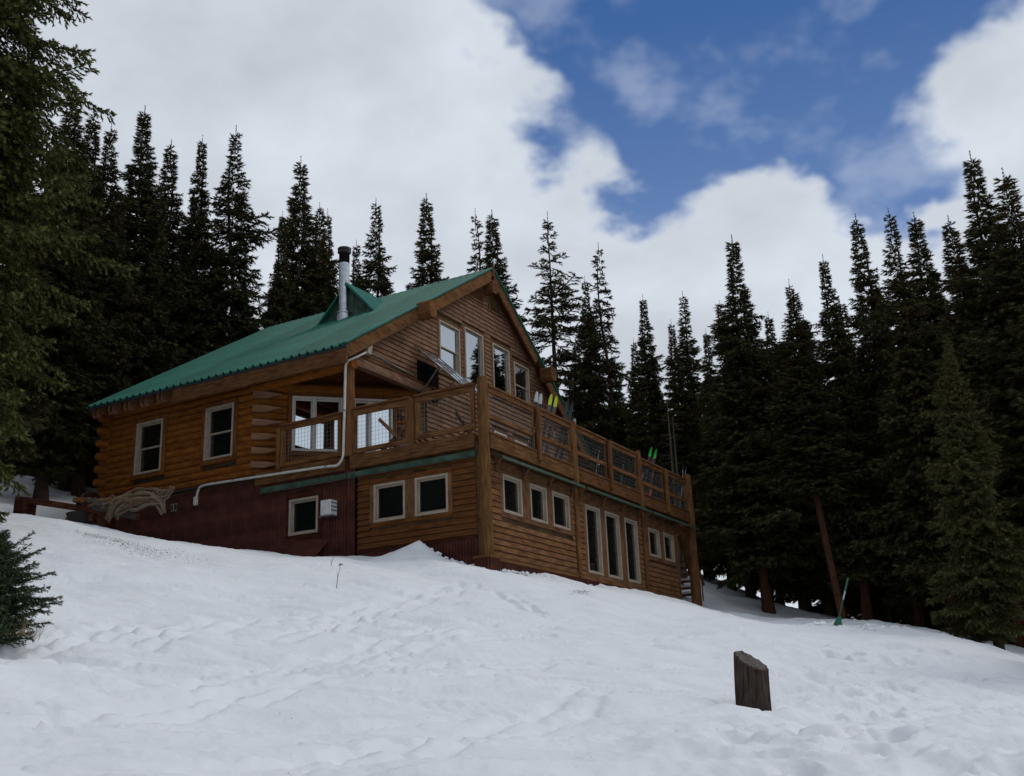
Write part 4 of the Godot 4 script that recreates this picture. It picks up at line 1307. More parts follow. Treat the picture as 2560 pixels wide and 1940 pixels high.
func make_forest() -> void:
	make_tree_stock()
	var A := "dark spruce in the dense stand behind the log wall"
	var B := "spire topped spruce rising behind the green roof"
	var D := "dark spruce in the stand beyond the railed deck"
	var gA := "spruces behind the log wall"
	var gB := "spruces behind the roof"
	var gD := "spruces beyond the deck"
	var list := [
		[187, 226, 34, 3, 1.25, A, gA], [235, 289, 37, 1, 1.2, A, gA], [278, 324, 36, 3, 1.2, A, gA], [362, 280, 38, 0, 1.25, "broad spruce, tallest of the stand behind the log wall", gA], [428, 364, 41, 1, 1.2, A, gA],
		[506, 353, 40, 0, 1.0, A, gA], [590, 330, 40, 5, 1.15, "ragged spruce at the sky edge of stand behind log wall", gA],
		[706, 541, 46, 0, 0.95, B, gB], [752, 407, 48, 3, 1.15, "tall narrow spruce behind the stove pipe, overtopping its neighbours", gB], [799, 520, 50, 1, 0.9, B, gB], [819, 536, 51, 3, 0.95, B, gB],
		[891, 612, 52, 3, 0.8, "thin short spruce tip just beside the stove pipe", gB], [940, 509, 50, 5, 1.25, "spruce with wide ragged boughs behind the roof slope", gB], [1066, 497, 48, 1, 1.25, "spruce with one raised bough near its top behind ridge", gB],
		[1188, 535, 50, 4, 0.8, "thin see through spruce behind the roof peak", gB], [1230, 538, 48, 1, 1.2, B, gB],
		[1369, 544, 46, 4, 1.15, "bare boughed spruce standing just right of the gable", gD], [1462, 703, 48, 3, 0.9, D, gD], [1496, 619, 46, 4, 1.1, "sparse spruce with boughs swept to one side", gD],
		[1607, 747, 47, 0, 0.95, D, gD], [1584, 856, 44, 3, 0.9, D, gD], [1707, 741, 46, 5, 1.0, D, gD], [1678, 810, 44, 1, 0.9, D, gD], [1765, 833, 43, 0, 0.9, D, gD],
		[1830, 602, 37, 2, 1.15, "bushy spruce with a thin spire, beside the far deck post", gD], [1800, 764, 41, 1, 1.0, D, gD], [1921, 792, 40, 0, 0.95, D, gD],
		[1973, 712, 40, 5, 1.05, D, gD], [2058, 650, 36, 0, 1.1, D, gD], [2140, 550, 37, 1, 1.15, D, gD], [2222, 536, 34, 5, 1.05, D, gD], [2286, 547, 36, 0, 1.1, D, gD], [2372, 555, 33, 1, 1.2, D, gD],
		[2427, 396, 33, 0, 1.2, "tallest spruce of the stand beyond the shovel", gD], [2509, 440, 32, 3, 1.35, D, gD], [2590, 500, 30, 0, 1.2, D, gD],
	]
	for a in list:
		tree(a[0], a[1], a[2], a[3], a[4], a[5], a[6], "spruce_tree", "red_bark" if a[0] > 1800 and a[2] < 38 else "bark")
	# the second rank that closes the gaps
	var r := RandomNumberGenerator.new(); r.seed = 909
	for a in [[150, 420, 42], [210, 480, 45], [300, 520, 46], [330, 640, 40], [400, 560, 47], [460, 600, 46], [540, 620, 46], [610, 700, 46], [640, 800, 42], [250, 700, 40], [480, 760, 41], [560, 820, 42], [160, 850, 41], [330, 860, 39], [420, 900, 41]]:
		tree(a[0], a[1], a[2], r.randi() % 4, r.randf_range(1.1, 1.4), "rear rank spruce mostly hidden in stand behind log wall", gA)
	for a in [[680, 720, 52], [730, 690, 54], [775, 660, 55], [840, 740, 55], [960, 690, 56]]:
		tree(a[0], a[1], a[2], r.randi() % 4, r.randf_range(0.9, 1.2), B, gB)
	for a in [[1440, 860, 52], [1530, 900, 50], [1560, 1000, 48], [1630, 900, 51], [1650, 980, 47], [1720, 900, 47], [1740, 1000, 44], [1860, 850, 45], [1890, 900, 42], [1950, 860, 46], [2010, 800, 45], [2030, 900, 40], [2100, 760, 44], [2120, 850, 40], [2190, 720, 43], [2250, 700, 43], [2330, 680, 42], [2330, 800, 36], [2400, 650, 41], [2470, 620, 40], [2540, 650, 40], [2480, 760, 35], [2200, 880, 36]]:
		tree(a[0], a[1], a[2], r.randi() % 4, r.randf_range(1.05, 1.35), "rear rank spruce mostly hidden in stand beyond the deck", gD, "spruce_tree", "red_bark" if r.randf() < 0.5 else "bark")
	tree(2366, 846, 24.5, 6, 1.0, "paler olive fir standing in front of the spruces", "", "fir_tree")
	tree(2650, 560, 21.0, 6, 1.0, "paler olive fir with boughs reaching over the snow", "", "fir_tree")
	# the leaning trunk among them
	var base := Vector3(13.05, land(13.05, 4.34) - 0.2, 4.34)
	var lean := thing("leaning_tree", "red brown spruce trunk leaning among upright trunks beside shovel", "tree", base)
	var s := Shape.new()
	var up := Vector3(-0.2, 8.5, -0.75)
	s.tube([Vector3.ZERO, up * 0.25, up * 0.5 + Vector3(0.05, 0, 0), up * 0.75, up], [0.12, 0.105, 0.1, 0.085, 0.07], 10)
	part("trunk", s, M.red_bark, lean)
	var cr := put("crown", crowns[5][0], M.needles, lean)
	cr.scale = Vector3(0.75, 0.40, 0.75); cr.position = up * 0.40
	# pale dead snag before the spruces
	for a in [[1667, 1005, 40.0, "pale dead snag rising above the deck rail"], [1680, 1040, 41.0, "short pale dead snag close by a taller one"]]:
		var d := ray(a[0], a[1])
		var p = EYE + d * (a[2] / Vector2(d.x, d.z).length())
		var y := land(p.x, p.z) - 0.2
		var sn := thing("dead_tree", a[3], "dead tree", Vector3(p.x, y, p.z))
		s = Shape.new()
		var h = p.y - y
		s.tube([Vector3.ZERO, Vector3(0.05, h * 0.5, 0), Vector3(-0.03, h * 0.8, 0.03), Vector3(0.03, h, 0)], [0.085, 0.06, 0.035, 0.01], 8)
		part("trunk", s, M.dead, sn)
		s = Shape.new()
		for k in 26:
			var q := Vector3(0, h * r.randf_range(0.3, 0.97), 0)
			var an := r.randf() * TAU
			s.tube([q, q + Vector3(cos(an) * 0.4, r.randf_range(-0.25, 0.1), sin(an) * 0.4)], [0.012, 0.003], 4, false)
		part("bare_twigs", s, M.dead, sn)
	# trees over the viewer's shoulder and out to the right, which the panes mirror
	for a in [[33.0, 12.0, 16.0, 4], [38.0, 14.5, 19.0, 1], [27.0, 9.5, 12.0, 5], [45.0, 15.0, 22.0, 0], [30.0, 16.0, 13.5, 0], [40.0, 20.0, 17.0, 2], [52.0, 24.0, 20.0, 0], [24.0, 13.0, 10.5, 5], [20.0, 10.5, 9.0, 7], [36.0, 17.0, 15.0, 3], [47.0, 19.0, 19.0, 1], [29.0, 12.5, 10.0, 7], [22.0, 16.0, 9.5, 2], [34.0, 21.0, 13.0, 0], [26.0, 19.0, 10.0, 3]]:
		tree_at(a[0], a[1], a[2], a[3], 1.2, "spruce across the clearing, mirrored in the gable panes", "spruces across the clearing")
	for a in [[-18.0, 32.0, 9.0, 3], [-27.0, 38.0, 8.0, 0], [-8.0, 40.0, 7.5, 2], [-33.0, 30.0, 9.0, 1], [-2.0, 34.0, 6.0, 0]]:
		tree_at(a[0], a[1], a[2], a[3], 1.1, "spruce on the slope below, mirrored in the porch panes", "spruces below the clearing")
	for a in [[-19.0, -6.0, 17.0, 0], [-24.0, -9.0, 19.0, 1], [-15.5, -11.0, 18.0, 2], [-21.0, -14.0, 20.0, 3], [-28.0, -4.0, 18.0, 5], [-27.0, -15.0, 21.0, 0], [-17.0, -17.0, 20.0, 1], [-33.0, -10.0, 20.0, 2], [-30.0, 2.0, 16.0, 0], [-24.0, -1.0, 15.0, 7], [-13.0, -16.0, 19.0, 0], [-11.0, -20.0, 20.0, 0], [-8.5, -23.0, 21.0, 2], [-14.0, -24.0, 22.0, 1], [-18.0, -27.0, 23.0, 0], [-11.5, -28.0, 23.0, 2], [-6.0, -27.0, 21.0, 0], [-20.0, -33.0, 25.0, 0], [-36.0, -2.0, 19.0, 3], [-23.0, -20.0, 22.0, 2]]:
		tree_at(a[0], a[1], a[2], a[3], 1.25, "spruce in the wood facing the log wall, mirrored in its panes", "spruces facing the log wall")

	# the great spruce at the left edge, close by
	var d := ray(-165, 1290)
	var at := EYE + d * (20.5 / Vector2(d.x, d.z).length())
	var by := land(at.x, at.z) - 0.2
	var big := thing("spruce_tree", "great olive green spruce, closest tree beside the stack of wood", "tree", Vector3(at.x, by, at.z))
	var tr := put("trunk", trunk_mesh, M.bark, big)
	tr.scale = Vector3(22, 22, 22)
	var great := crown_mesh(301, 24.0, 2.0, {"branches": 640, "per": 17, "blade": 0.08, "wide": 0.030, "gap": 0.13, "shape": 0.42, "base": 0.05, "droop": 0.45, "thin": 0.9, "green": Color(0.048, 0.054, 0.018), "tips": Color(0.17, 0.172, 0.06), "brown": 0.10, "reach": 0.6, "odd": 0.03, "lop": 0.0})
	print("great ", great.surface_get_array_len(0) / 3)
	put("crown", great, M.olive_needles, big)
	tree(-40, -150, 26.0, 1, 0.95, "dark spruce just behind the great olive green one", "")
	tree(70, 130, 31.0, 3, 0.95, "slim dark spruce between the great spruce and log wall", "")
	# young spruce in the foreground with dry grass at its foot
	d = ray(-30, 1600)
	at = EYE + d * (11.3 / Vector2(d.x, d.z).length())
	by = land(at.x, at.z) - 0.1
	var young := thing("young_spruce", "small young spruce standing in the snow with dry grass at its foot", "tree", Vector3(at.x, by, at.z))
	tr = put("trunk", trunk_mesh, M.bark, young)
	tr.scale = Vector3(2.0, 1.0, 2.0)
	put("crown", crown_mesh(302, 1.05, 0.44, {"branches": 250, "rise": 0.45, "per": 14, "blade": 0.028, "wide": 0.0055, "gap": 0.042, "shape": 0.35, "base": 0.06, "droop": 0.05, "thin": 0.9, "green": Color(0.045, 0.065, 0.030), "tips": Color(0.10, 0.135, 0.075), "brown": 0.0, "reach": 0.15, "odd": 0.06, "lop": 0.0}), M.needles, young)
	s = Shape.new()
	s.tinted = true
	for k in 260:
		var an := r.randf() * TAU
		var p := Vector3(cos(an), 0, sin(an)) * r.randf_range(0.1, 0.42)
		var q := Vector3(p.x * 1.4 + r.randf_range(-0.1, 0.1), r.randf_range(0.06, 0.2), p.z * 1.4 + r.randf_range(-0.1, 0.1))
		s.tint = Color(0.20, 0.14, 0.06) * r.randf_range(0.5, 1.2)
		var w := Vector3(-p.z, 0, p.x).normalized() * 0.004
		s.tri(p - w, p + w, q)
	var gr := part("dry_grass", s, M.tint, self)
	gr.position = Vector3(at.x + 0.15, by + 0.12, at.z)
	tag(gr, "brown dry grass poking out of snow under the young spruce", "grass", "", "stuff")

# ---------------------------------------------------------------- things
func on_z(px: float, py: float, z: float) -> Vector3:
	var d := ray(px, py)
	return EYE + d * ((z - EYE.z) / d.z)

func ski(called: String, label: String, top: Vector3, dir: Vector3, length: float, width: float, body: Material, tip: Material, group: String, curl := 0.12) -> void:
	# dir points from the tip down to the tail
	var o := thing(called, label, "ski", top, 0.0, group)
	var y := -dir.normalized()
	var x := y.cross(Vector3(0.45, 0, -0.9)).normalized()
	x = Vector3(0.48, 0, 0.88).slide(y).normalized()
	var z := x.cross(y)
	var sb := Shape.new()
	var st := Shape.new()
	var n := 24
	var P := func(t: float, sgn: float, face: float) -> Vector3:
		var w := width * (0.40 + 0.12 * pow(absf(t - 0.45) * 2.0, 2.0))
		if t < 0.12: w *= sqrt(clampf(1.0 - pow((0.12 - t) / 0.122, 2.0), 0.02, 1.0))
		if t > 0.97: w *= sqrt(clampf(1.0 - pow((t - 0.97) / 0.034, 2.0), 0.1, 1.0))
		var bend := curl * pow(clampf((0.14 - t) / 0.14, 0, 1), 1.8)
		return -y * (length * t) + x * (w * sgn) + z * (face * 0.006 + bend)
	for i in n:
		var t0 := pow(float(i) / n, 1.35)
		var t1 := pow(float(i + 1) / n, 1.35)
		var s: Shape = st if t1 < 0.17 else sb
		s.quad(P.call(t1, -1, 1), P.call(t1, 1, 1), P.call(t0, 1, 1), P.call(t0, -1, 1))
		s.quad(P.call(t1, 1, -1), P.call(t1, -1, -1), P.call(t0, -1, -1), P.call(t0, 1, -1))
		s.quad(P.call(t1, 1, 1), P.call(t1, 1, -1), P.call(t0, 1, -1), P.call(t0, 1, 1))
		s.quad(P.call(t1, -1, -1), P.call(t1, -1, 1), P.call(t0, -1, 1), P.call(t0, -1, -1))
	part("ski_body", sb, body, o)
	part("ski_tip", st, tip, o)
	var b := Basis(x, y, z)
	for q in [[0.47, 0.07, 0.1], [0.58, 0.075, 0.13]]:
		block("binding", -y * (length * q[0]) + z * 0.03, b, Vector3(q[1], q[2], 0.05), M.dark if body != M.dark else M.steel, o, 0.01)

func pole(label: String, top: Vector3, dir: Vector3, length: float, mat: Material, group := "ski poles on the deck") -> void:
	var o := thing("ski_pole", label, "ski pole", top, 0.0, group)
	var d := dir.normalized()
	var s := Shape.new()
	s.tube([d * 0.12, d * length], [0.009, 0.006], 6)
	part("shaft", s, mat, o)
	s = Shape.new()
	s.tube([Vector3.ZERO, d * 0.13], [0.017, 0.014], 8)
	part("grip", s, M.dark, o)
	s = Shape.new()
	s.tube([d * (length - 0.09), d * (length - 0.08)], [0.05, 0.05], 10)
	part("basket", s, M.dark, o)

func make_deck_things() -> void:
	var lean := Vector3(0.02, -1, -0.19)
	var yel := paint(lin(0.50, 0.62, 0.02), 0.45)
	var grn := paint(lin(0.02, 0.42, 0.03), 0.4)
	var red := paint(lin(0.52, 0.10, 0.05), 0.5)
	var tan := paint(lin(0.10, 0.08, 0.055), 0.45)
	var blk := paint(lin(0.012, 0.012, 0.014), 0.35)
	var g := "skis leaning on the front rail"
	ski("ski", "black ski with white tip leaning on front rail", on_z(1343, 979, 0.06), lean, 1.68, 0.1, blk, M.white, g, 0.02)
	ski("ski", "black ski with white tip leaning on front rail", on_z(1353, 984, 0.06), lean, 1.68, 0.1, blk, M.white, g, 0.02)
	ski("ski", "tan ski with wide yellow green tip leaning on rail", on_z(1379, 986, 0.08), lean + Vector3(-0.08, 0, -0.05), 1.8, 0.1, tan, yel, g, 0.05)
	ski("ski", "tan ski with wide yellow green tip leaning on rail", on_z(1392, 991, 0.08), lean + Vector3(-0.08, 0, -0.05), 1.8, 0.1, tan, yel, g, 0.05)
	ski("ski", "plain black ski beside the round deck post", on_z(1421, 999, 0.08), lean + Vector3(-0.1, 0, -0.06), 1.85, 0.1, blk, blk, g)
	ski("ski", "plain black ski beside the round deck post", on_z(1432, 1004, 0.08), lean + Vector3(-0.1, 0, -0.06), 1.85, 0.1, blk, blk, g)
	ski("ski", "lone white tipped ski right of the round deck post", on_z(1437, 1047, 0.03), lean, 1.5, 0.1, blk, M.white, g, 0.04)
	ski("ski", "black ski with bright green tip above the far rail", on_z(1628, 1119, 0.1), lean + Vector3(-0.05, 0, -0.08), 1.75, 0.09, blk, grn, g, 0.16)
	ski("ski", "black ski with bright green tip above the far rail", on_z(1640, 1124, 0.1), lean + Vector3(-0.05, 0, -0.08), 1.75, 0.09, blk, grn, g, 0.16)
	ski("ski", "orange red ski behind the green skis", on_z(1634, 1142, -0.1), lean, 1.5, 0.1, red, red, g, 0.03)
	pole("pale ski pole crossing another at the far post", on_z(1716, 1166, 0.02), Vector3(-0.12, -1, -0.22), 1.3, M.steel)
	pole("pale ski pole crossing another at the far post", on_z(1708, 1166, 0.02), Vector3(-0.05, -1, -0.14), 1.3, M.steel)
	for a in [[1366, 1058], [1388, 1066], [1406, 1075], [1500, 1115], [1560, 1150], [1610, 1170]]:
		pole("thin grey ski pole standing behind the wire mesh", on_z(a[0], a[1], -0.12), Vector3(rng.randf_range(-0.1, 0.1), -1, -0.2), 1.2, M.steel)
	# solar panel on the gable wall
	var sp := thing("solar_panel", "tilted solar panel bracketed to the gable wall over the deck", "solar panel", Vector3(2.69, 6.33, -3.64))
	var down := Vector3(0, -1.4, 1.49)
	var d := down.normalized()
	var nrm := Vector3.RIGHT.cross(d) * -1.0
	if nrm.y < 0: nrm = -nrm
	var b := Basis(Vector3.RIGHT, d, nrm)
	var L := down.length()
	var cell := paint(lin(0.62, 0.66, 0.72), 0.08, 0.9, 0.8)
	cell.clearcoat_enabled = true; cell.clearcoat = 1.0; cell.clearcoat_roughness = 0.03
	for k in 3:
		var x := 0.02 + 0.36 * k
		block("module", Vector3(x + 0.17, 0, 0) + d * (L / 2 + 0.05), b, Vector3(0.33, L - 0.3, 0.025), cell, sp, 0.003)
	for k in 4:
		bar("frame_rail", Vector3(0.36 * k, 0, 0) + nrm * 0.006, Vector3(0.36 * k, 0, 0) + d * L + nrm * 0.006, 0.022, 0.045, M.steel, sp, 0.003, nrm)
	for t in [0.12, L - 0.02]:
		bar("cross_rail", d * t - nrm * 0.03, d * t + Vector3(1.08, 0, 0) - nrm * 0.03, 0.03, 0.03, M.steel, sp)
	bar("strut", d * (L * 0.5) + Vector3(0.03, -0.04, 0), Vector3(0.2, -1.36, 0.02), 0.035, 0.035, M.steel, sp)
	bar("strut", d * (L * 0.5) + Vector3(1.0, -0.04, 0), Vector3(1.0, -1.36, 0.02), 0.035, 0.035, M.steel, sp)
	block("black_board", Vector3(0.66, -0.85, 0.0), Basis.IDENTITY, Vector3(1.0, 1.0, 0.03), M.matt_black, sp)  # plain black board added on the wall below the tilted modules
	# a picnic table tipped on edge behind the side rail, and slabs of old snow
	var tb := thing("picnic_table", "brown wooden table tipped over behind the side rail mesh", "table", Vector3(0.9, 2.77, -2.3), 0.35)
	for k in 4:
		block("table_plank", Vector3(0.0, 0.14 + 0.15 * k, 0.0), Basis(Vector3(1, 0, 0), -0.35), Vector3(1.6, 0.13, 0.035), pick(M.rail), tb)
	for x in [-0.6, 0.6]:
		bar("table_leg", Vector3(x, 0.05, -0.1), Vector3(x - 0.2, 0.75, -0.75), 0.05, 0.08, pick(M.rail), tb)
		bar("table_leg", Vector3(x, 0.6, -0.1), Vector3(x + 0.1, 0.02, -0.8), 0.05, 0.08, pick(M.rail), tb)
	var ch := thing("deck_chair", "dark folded chair leaning behind the corner of side rail", "chair", Vector3(0.8, 2.77, -0.85), 0.5)
	bar("chair_leg", Vector3(-0.25, 0, 0.2), Vector3(-0.25, 0.85, -0.3), 0.03, 0.04, M.timber[0], ch)
	bar("chair_leg", Vector3(0.25, 0, 0.2), Vector3(0.25, 0.85, -0.3), 0.03, 0.04, M.timber[0], ch)
	bar("chair_leg", Vector3(-0.22, 0, -0.3), Vector3(-0.22, 0.5, 0.15), 0.03, 0.04, M.timber[1], ch)
	bar("chair_leg", Vector3(0.22, 0, -0.3), Vector3(0.22, 0.5, 0.15), 0.03, 0.04, M.timber[1], ch)
	for k in 4:
		block("chair_slat", Vector3(0, 0.4 + 0.12 * k, -0.05 - 0.07 * k), Basis(Vector3(1, 0, 0), -0.5), Vector3(0.5, 0.08, 0.015), M.dark, ch)
	for a in [[0.18, 2.80, -2.15, 0.24], [0.2, 2.80, -1.35, 0.12], [0.25, 2.80, -1.1, 0.1]]:
		var s := Shape.new()
		lump(s, Vector3.ZERO, a[3], 0.45, int(a[3] * 900))
		var o := part("deck_snow", s, M.snow, self)
		o.position = Vector3(a[0], a[1], a[2])
		tag(o, "slab of old snow lying on the deck edge under rail", "snow", "snow slabs on the deck")
	# things on the sills behind the tall windows
	var s2 := Shape.new()
	s2.tube([Vector3.ZERO, Vector3(0, 0.12, 0), Vector3(0, 0.16, 0)], [0.07, 0.1, 0.1], 12)
	var pot := thing("flower_pot", "small pot with yellow flowers behind the last tall window", "flower pot", Vector3(7.75, 0.0, -0.45))
	part("pot", s2, M.timber[0], pot)
	s2 = Shape.new()
	for k in 9: lump(s2, Vector3(rng.randf_range(-0.09, 0.09), 0.24 + rng.randf_range(0, 0.14), rng.randf_range(-0.08, 0.08)), 0.045, 1.0, 60 + k)
	part("flowers", s2, paint(lin(0.65, 0.50, 0.05), 0.7), pot)
	var bsk := thing("basket", "tan basket with folded white cloths behind the middle tall window", "basket", Vector3(6.4, 0.0, -0.5))
	s2 = Shape.new()
	s2.tube([Vector3.ZERO, Vector3(0, 0.25, 0), Vector3(0, 0.3, 0)], [0.18, 0.24, 0.24], 14)
	part("basket_body", s2, wood(0.42, 0.22, 0.1), bsk)
	s2 = Shape.new()
	for k in 3: lump(s2, Vector3(rng.randf_range(-0.08, 0.08), 0.36 + 0.09 * k, 0), 0.15, 0.5, 70 + k)
	part("cloths", s2, M.white, bsk)

func lump(s: Shape, o: Vector3, r: float, flat: float, sd: int) -> void:
	var q := RandomNumberGenerator.new()
	q.seed = sd
	var rings := 5
	var seg := 8
	var P := []
	for i in rings + 1:
		var row := []
		var a := PI * i / rings
		for k in seg:
			var w := r * q.randf_range(0.72, 1.15)
			var bb := TAU * k / seg + i * 0.3
			row.append(o + Vector3(sin(a) * cos(bb) * w, cos(a) * w * flat, sin(a) * sin(bb) * w))
		P.append(row)
	for i in rings:
		for k in seg:
			var l := (k + 1) % seg
			s.quad(P[i + 1][k], P[i][k], P[i][l], P[i + 1][l])

func make_yard() -> void:
	var r := RandomNumberGenerator.new(); r.seed = 404
	# weathered stump with a slanting top
	var at := Vector3(-9.56, land(-9.56, 8.63), 8.63)
	var st := thing("tree_stump", "grey weathered stump with slanted top standing in the snow", "stump", at)
	var s := Shape.new()
	var rows := 14
	var seg := 72
	var P := []
	var cracks := FastNoiseLite.new(); cracks.seed = 88; cracks.frequency = 1.0; cracks.fractal_octaves = 3
	var right := lens_basis.x
	right.y = 0; right = right.normalized()
	var toward := Vector3(-0.87, 0, 0.5)
	for i in rows + 1:
		var t := minf(float(i) / (rows - 1), 1.0)
		var row := []
		for k in seg:
			var a := TAU * k / seg
			var o := Vector3(cos(a), 0, sin(a))
			var w := 0.16 * (1.07 - 0.09 * t + 0.03 * sin(t * 5.0 + a))
			var q := cracks.get_noise_3d(o.x * 3.5, t * 0.5, o.z * 3.5)
			w += 0.012 * q - 0.026 * smoothstep(0.72, 0.98, 1.0 - absf(cracks.get_noise_3d(o.x * 7.0 + 5.0, t * 0.35, o.z * 7.0)) * 4.0)
			if i == rows: w -= 0.018
			var h := lerpf(-0.3, 0.55 - 0.066 * o.dot(right) - 0.075 * o.dot(toward) + (0.012 if i == rows else 0.0) + 0.012 * q, t)
			row.append(o * w + Vector3(0, h, 0) + right * (0.03 * t - 0.02))
		P.append(row)
	for i in rows:
		for k in seg:
			var l := (k + 1) % seg
			s.quad(P[i][l], P[i][k], P[i + 1][k], P[i + 1][l])
	var bark := wood(0.125, 0.098, 0.082, true, 0.9, 1.3)
	bark.heightmap_scale = 1.2
	part("stump_side", s, bark, st)
	s = Shape.new()
	var mid := Vector3(0, 0.555, 0) + right * 0.01
	for k in seg:
		s.tri(mid, P[rows][(k + 1) % seg], P[rows][k])
	part("cut_face", s, wood(0.24, 0.22, 0.20, false, 0.9, 2.0), st)

	# snow shovel stuck upright, and a grey board beside it
	var g := Vector3(2.0, land(2.0, 6.72), 6.72)
	var sh := thing("snow_shovel", "green snow shovel stuck upright in the snow before the spruces", "shovel", g)
	var tilt := (right * 0.36 + Vector3.UP).normalized()
	s = Shape.new()
	s.tube([tilt * 0.22, tilt * 0.62], [0.018, 0.018], 8)
	part("lower_shaft", s, paint(lin(0.02, 0.045, 0.035), 0.5), sh)
	s = Shape.new()
	s.tube([tilt * 0.62, tilt * 0.80], [0.02, 0.02], 8)
	part("grey_sleeve", s, M.steel, sh)
	s = Shape.new()
	s.tube([tilt * 0.80, tilt * 1.0, tilt * 1.06], [0.02, 0.02, 0.024], 8)
	part("handle", s, paint(lin(0.03, 0.09, 0.05), 0.5), sh)
	s = Shape.new()
	var face := lens_basis.z
	face.y = 0; face = face.normalized()
	for q in [[-0.12, 0.28]]:
		var bw := 0.11
		var a = tilt * q[0]
		var b = tilt * q[1]
		s.quad(a - right * bw, a + right * bw, a + right * bw * 0.9 + tilt * 0.2 + face * 0.02, a - right * bw * 0.9 + tilt * 0.2 + face * 0.02)
		s.quad(a - right * bw * 0.9 + tilt * 0.2 + face * 0.02, a + right * bw * 0.9 + tilt * 0.2 + face * 0.02, b + right * 0.03 + face * 0.03, b - right * 0.03 + face * 0.03)
		s.quad(a + right * bw, a - right * bw, a - right * bw * 0.9 + tilt * 0.2 - face * 0.02, a + right * bw * 0.9 + tilt * 0.2 - face * 0.02)
		s.quad(a + right * bw * 0.9 + tilt * 0.2 - face * 0.02, a - right * bw * 0.9 + tilt * 0.2 - face * 0.02, b - right * 0.03, b + right * 0.03)
		for e in [-1.0, 1.0]:
			var p0 = a + right * bw * e
			var p1 = a + right * bw * 0.9 * e + tilt * 0.2
			s.quad(p0 - face * 0.001, p0 + face * 0.03, p1 + face * 0.05, p1 - face * 0.02)
	part("blade", s, paint(lin(0.012, 0.11, 0.055), 0.35), sh)
	var bd := Vector3(1.75, land(1.75, 6.4), 6.4)
	var board := thing("weathered_board", "grey weathered board lying half buried beside the green shovel", "board", bd, -0.6)
	block("plank", Vector3(0, 0.03, 0), Basis.IDENTITY, Vector3(0.5, 0.07, 0.12), M.dead, board, 0.01)

	# loose sheet leaning under the single window
	var cs := thing("corrugated_sheet", "loose rust red corrugated sheet leaning on wall below the window", "metal sheet", Vector3(-0.12, 0.86, -4.25))
	var fr := Frame.new(Vector3.ZERO, Vector3(-0.12, 0.05, -1.0).normalized(), Vector3(-0.75, 0.6, 0.0).normalized())
	s = Shape.new()
	var n := 84
	var dn := Vector3(-0.42, -0.72, -0.42)
	for i in n:
		var a := 0.0 + 0.92 * i / n
		var b := 0.92 * (i + 1) / n
		var ha := fr.n * (0.027 * sin(a * TAU / 0.079))
		var hb := fr.n * (0.027 * sin(b * TAU / 0.079))
		var pa := fr.u * (a - 0.1) + ha
		var pb := fr.u * (b - 0.1) + hb
		var na := (fr.n - fr.u * 0.027 * TAU / 0.079 * cos(a * TAU / 0.079)).normalized()
		var nb := (fr.n - fr.u * 0.027 * TAU / 0.079 * cos(b * TAU / 0.079)).normalized()
		s.smooth_quad([pb + dn, pa + dn, pa, pb], [nb, na, na, nb])
	part("sheet", s, M.rust, cs)

	# log rack: rusty beam on two blocks, with a barrel, firewood and a driftwood root
	var rk := thing("log_rack", "red brown beam resting on two blocks beside the log wall", "rack", Vector3(-1.6, 0, 0))
	var red := [wood(0.24, 0.095, 0.055), wood(0.16, 0.06, 0.036)]
	bar("beam", Vector3(0, 2.82, -13.55), Vector3(0.0, 1.76, -8.9), 0.16, 0.16, red[0], rk, 0.02)
	bar("tail_board", Vector3(-0.12, 2.18, -10.4), Vector3(-0.2, 1.72, -8.75), 0.05, 0.16, M.dead, rk, 0.02)
	block("end_block", Vector3(0, 2.38, -13.2), Basis(Vector3(1, 0, 0), 0.05), Vector3(0.42, 0.75, 0.42), red[1], rk, 0.03)
	block("end_block", Vector3(0, 1.62, -9.95), Basis.IDENTITY, Vector3(0.4, 0.75, 0.40), red[1], rk, 0.03)
	var wheel := Shape.new()
	wheel.tube([Vector3(0.5, 1.95, -11.2), Vector3(0.5, 2.1, -11.2), Vector3(0.5, 2.35, -11.2), Vector3(0.5, 2.36, -11.2)], [0.22, 0.36, 0.44, 0.40], 18)
	var tub := part("iron_tub", wheel, paint(lin(0.03, 0.022, 0.02), 0.7), self)
	tag(tub, "dark iron tub holding split wood beneath the red brown beam", "tub")
	tub.position = Vector3(-1.9, -0.22, 0.1)
	var brl := thing("barrel", "dark brown lying barrel with pale band behind the beam", "barrel", Vector3(-0.95, 2.62, -11.55))
	s = Shape.new()
	var ax := Vector3(0.25, 0.05, -1).normalized()
	s.tube([ax * -0.36, ax * -0.18, ax * 0.18, ax * 0.36], [0.17, 0.205, 0.205, 0.17], 18)
	part("barrel_body", s, wood(0.06, 0.028, 0.02), brl)
	s = Shape.new()
	s.tube([ax * -0.10, ax * 0.0], [0.212, 0.213], 18)
	part("barrel_band", s, M.dead, brl)
	# split firewood
	var pale := wood(0.55, 0.42, 0.27, false, 0.9, 1.5)
	for k in 44:
		var t := r.randf()
		var p: Vector3
		var row := "top" if k < 28 else "under"
		if row == "top": p = Vector3(-1.55 + r.randf_range(-0.15, 0.3), 2.36 - 0.26 * t + r.randf_range(0, 0.14), -11.0 + 1.5 * t)
		else: p = Vector3(-1.5 + r.randf_range(-0.1, 0.3), 2.03 - 0.15 * t + r.randf_range(-0.05, 0.1), -11.3 + 0.9 * t)
		var f := thing("firewood", "short split log piled on top of the red brown beam" if row == "top" else "short split log piled in the iron tub under beam", "firewood", p, r.randf_range(-0.9, 0.9), "split logs on the rack" if row == "top" else "split logs in the tub")
		s = Shape.new()
		var w := r.randf_range(0.05, 0.085)
		var ln := r.randf_range(0.3, 0.5)
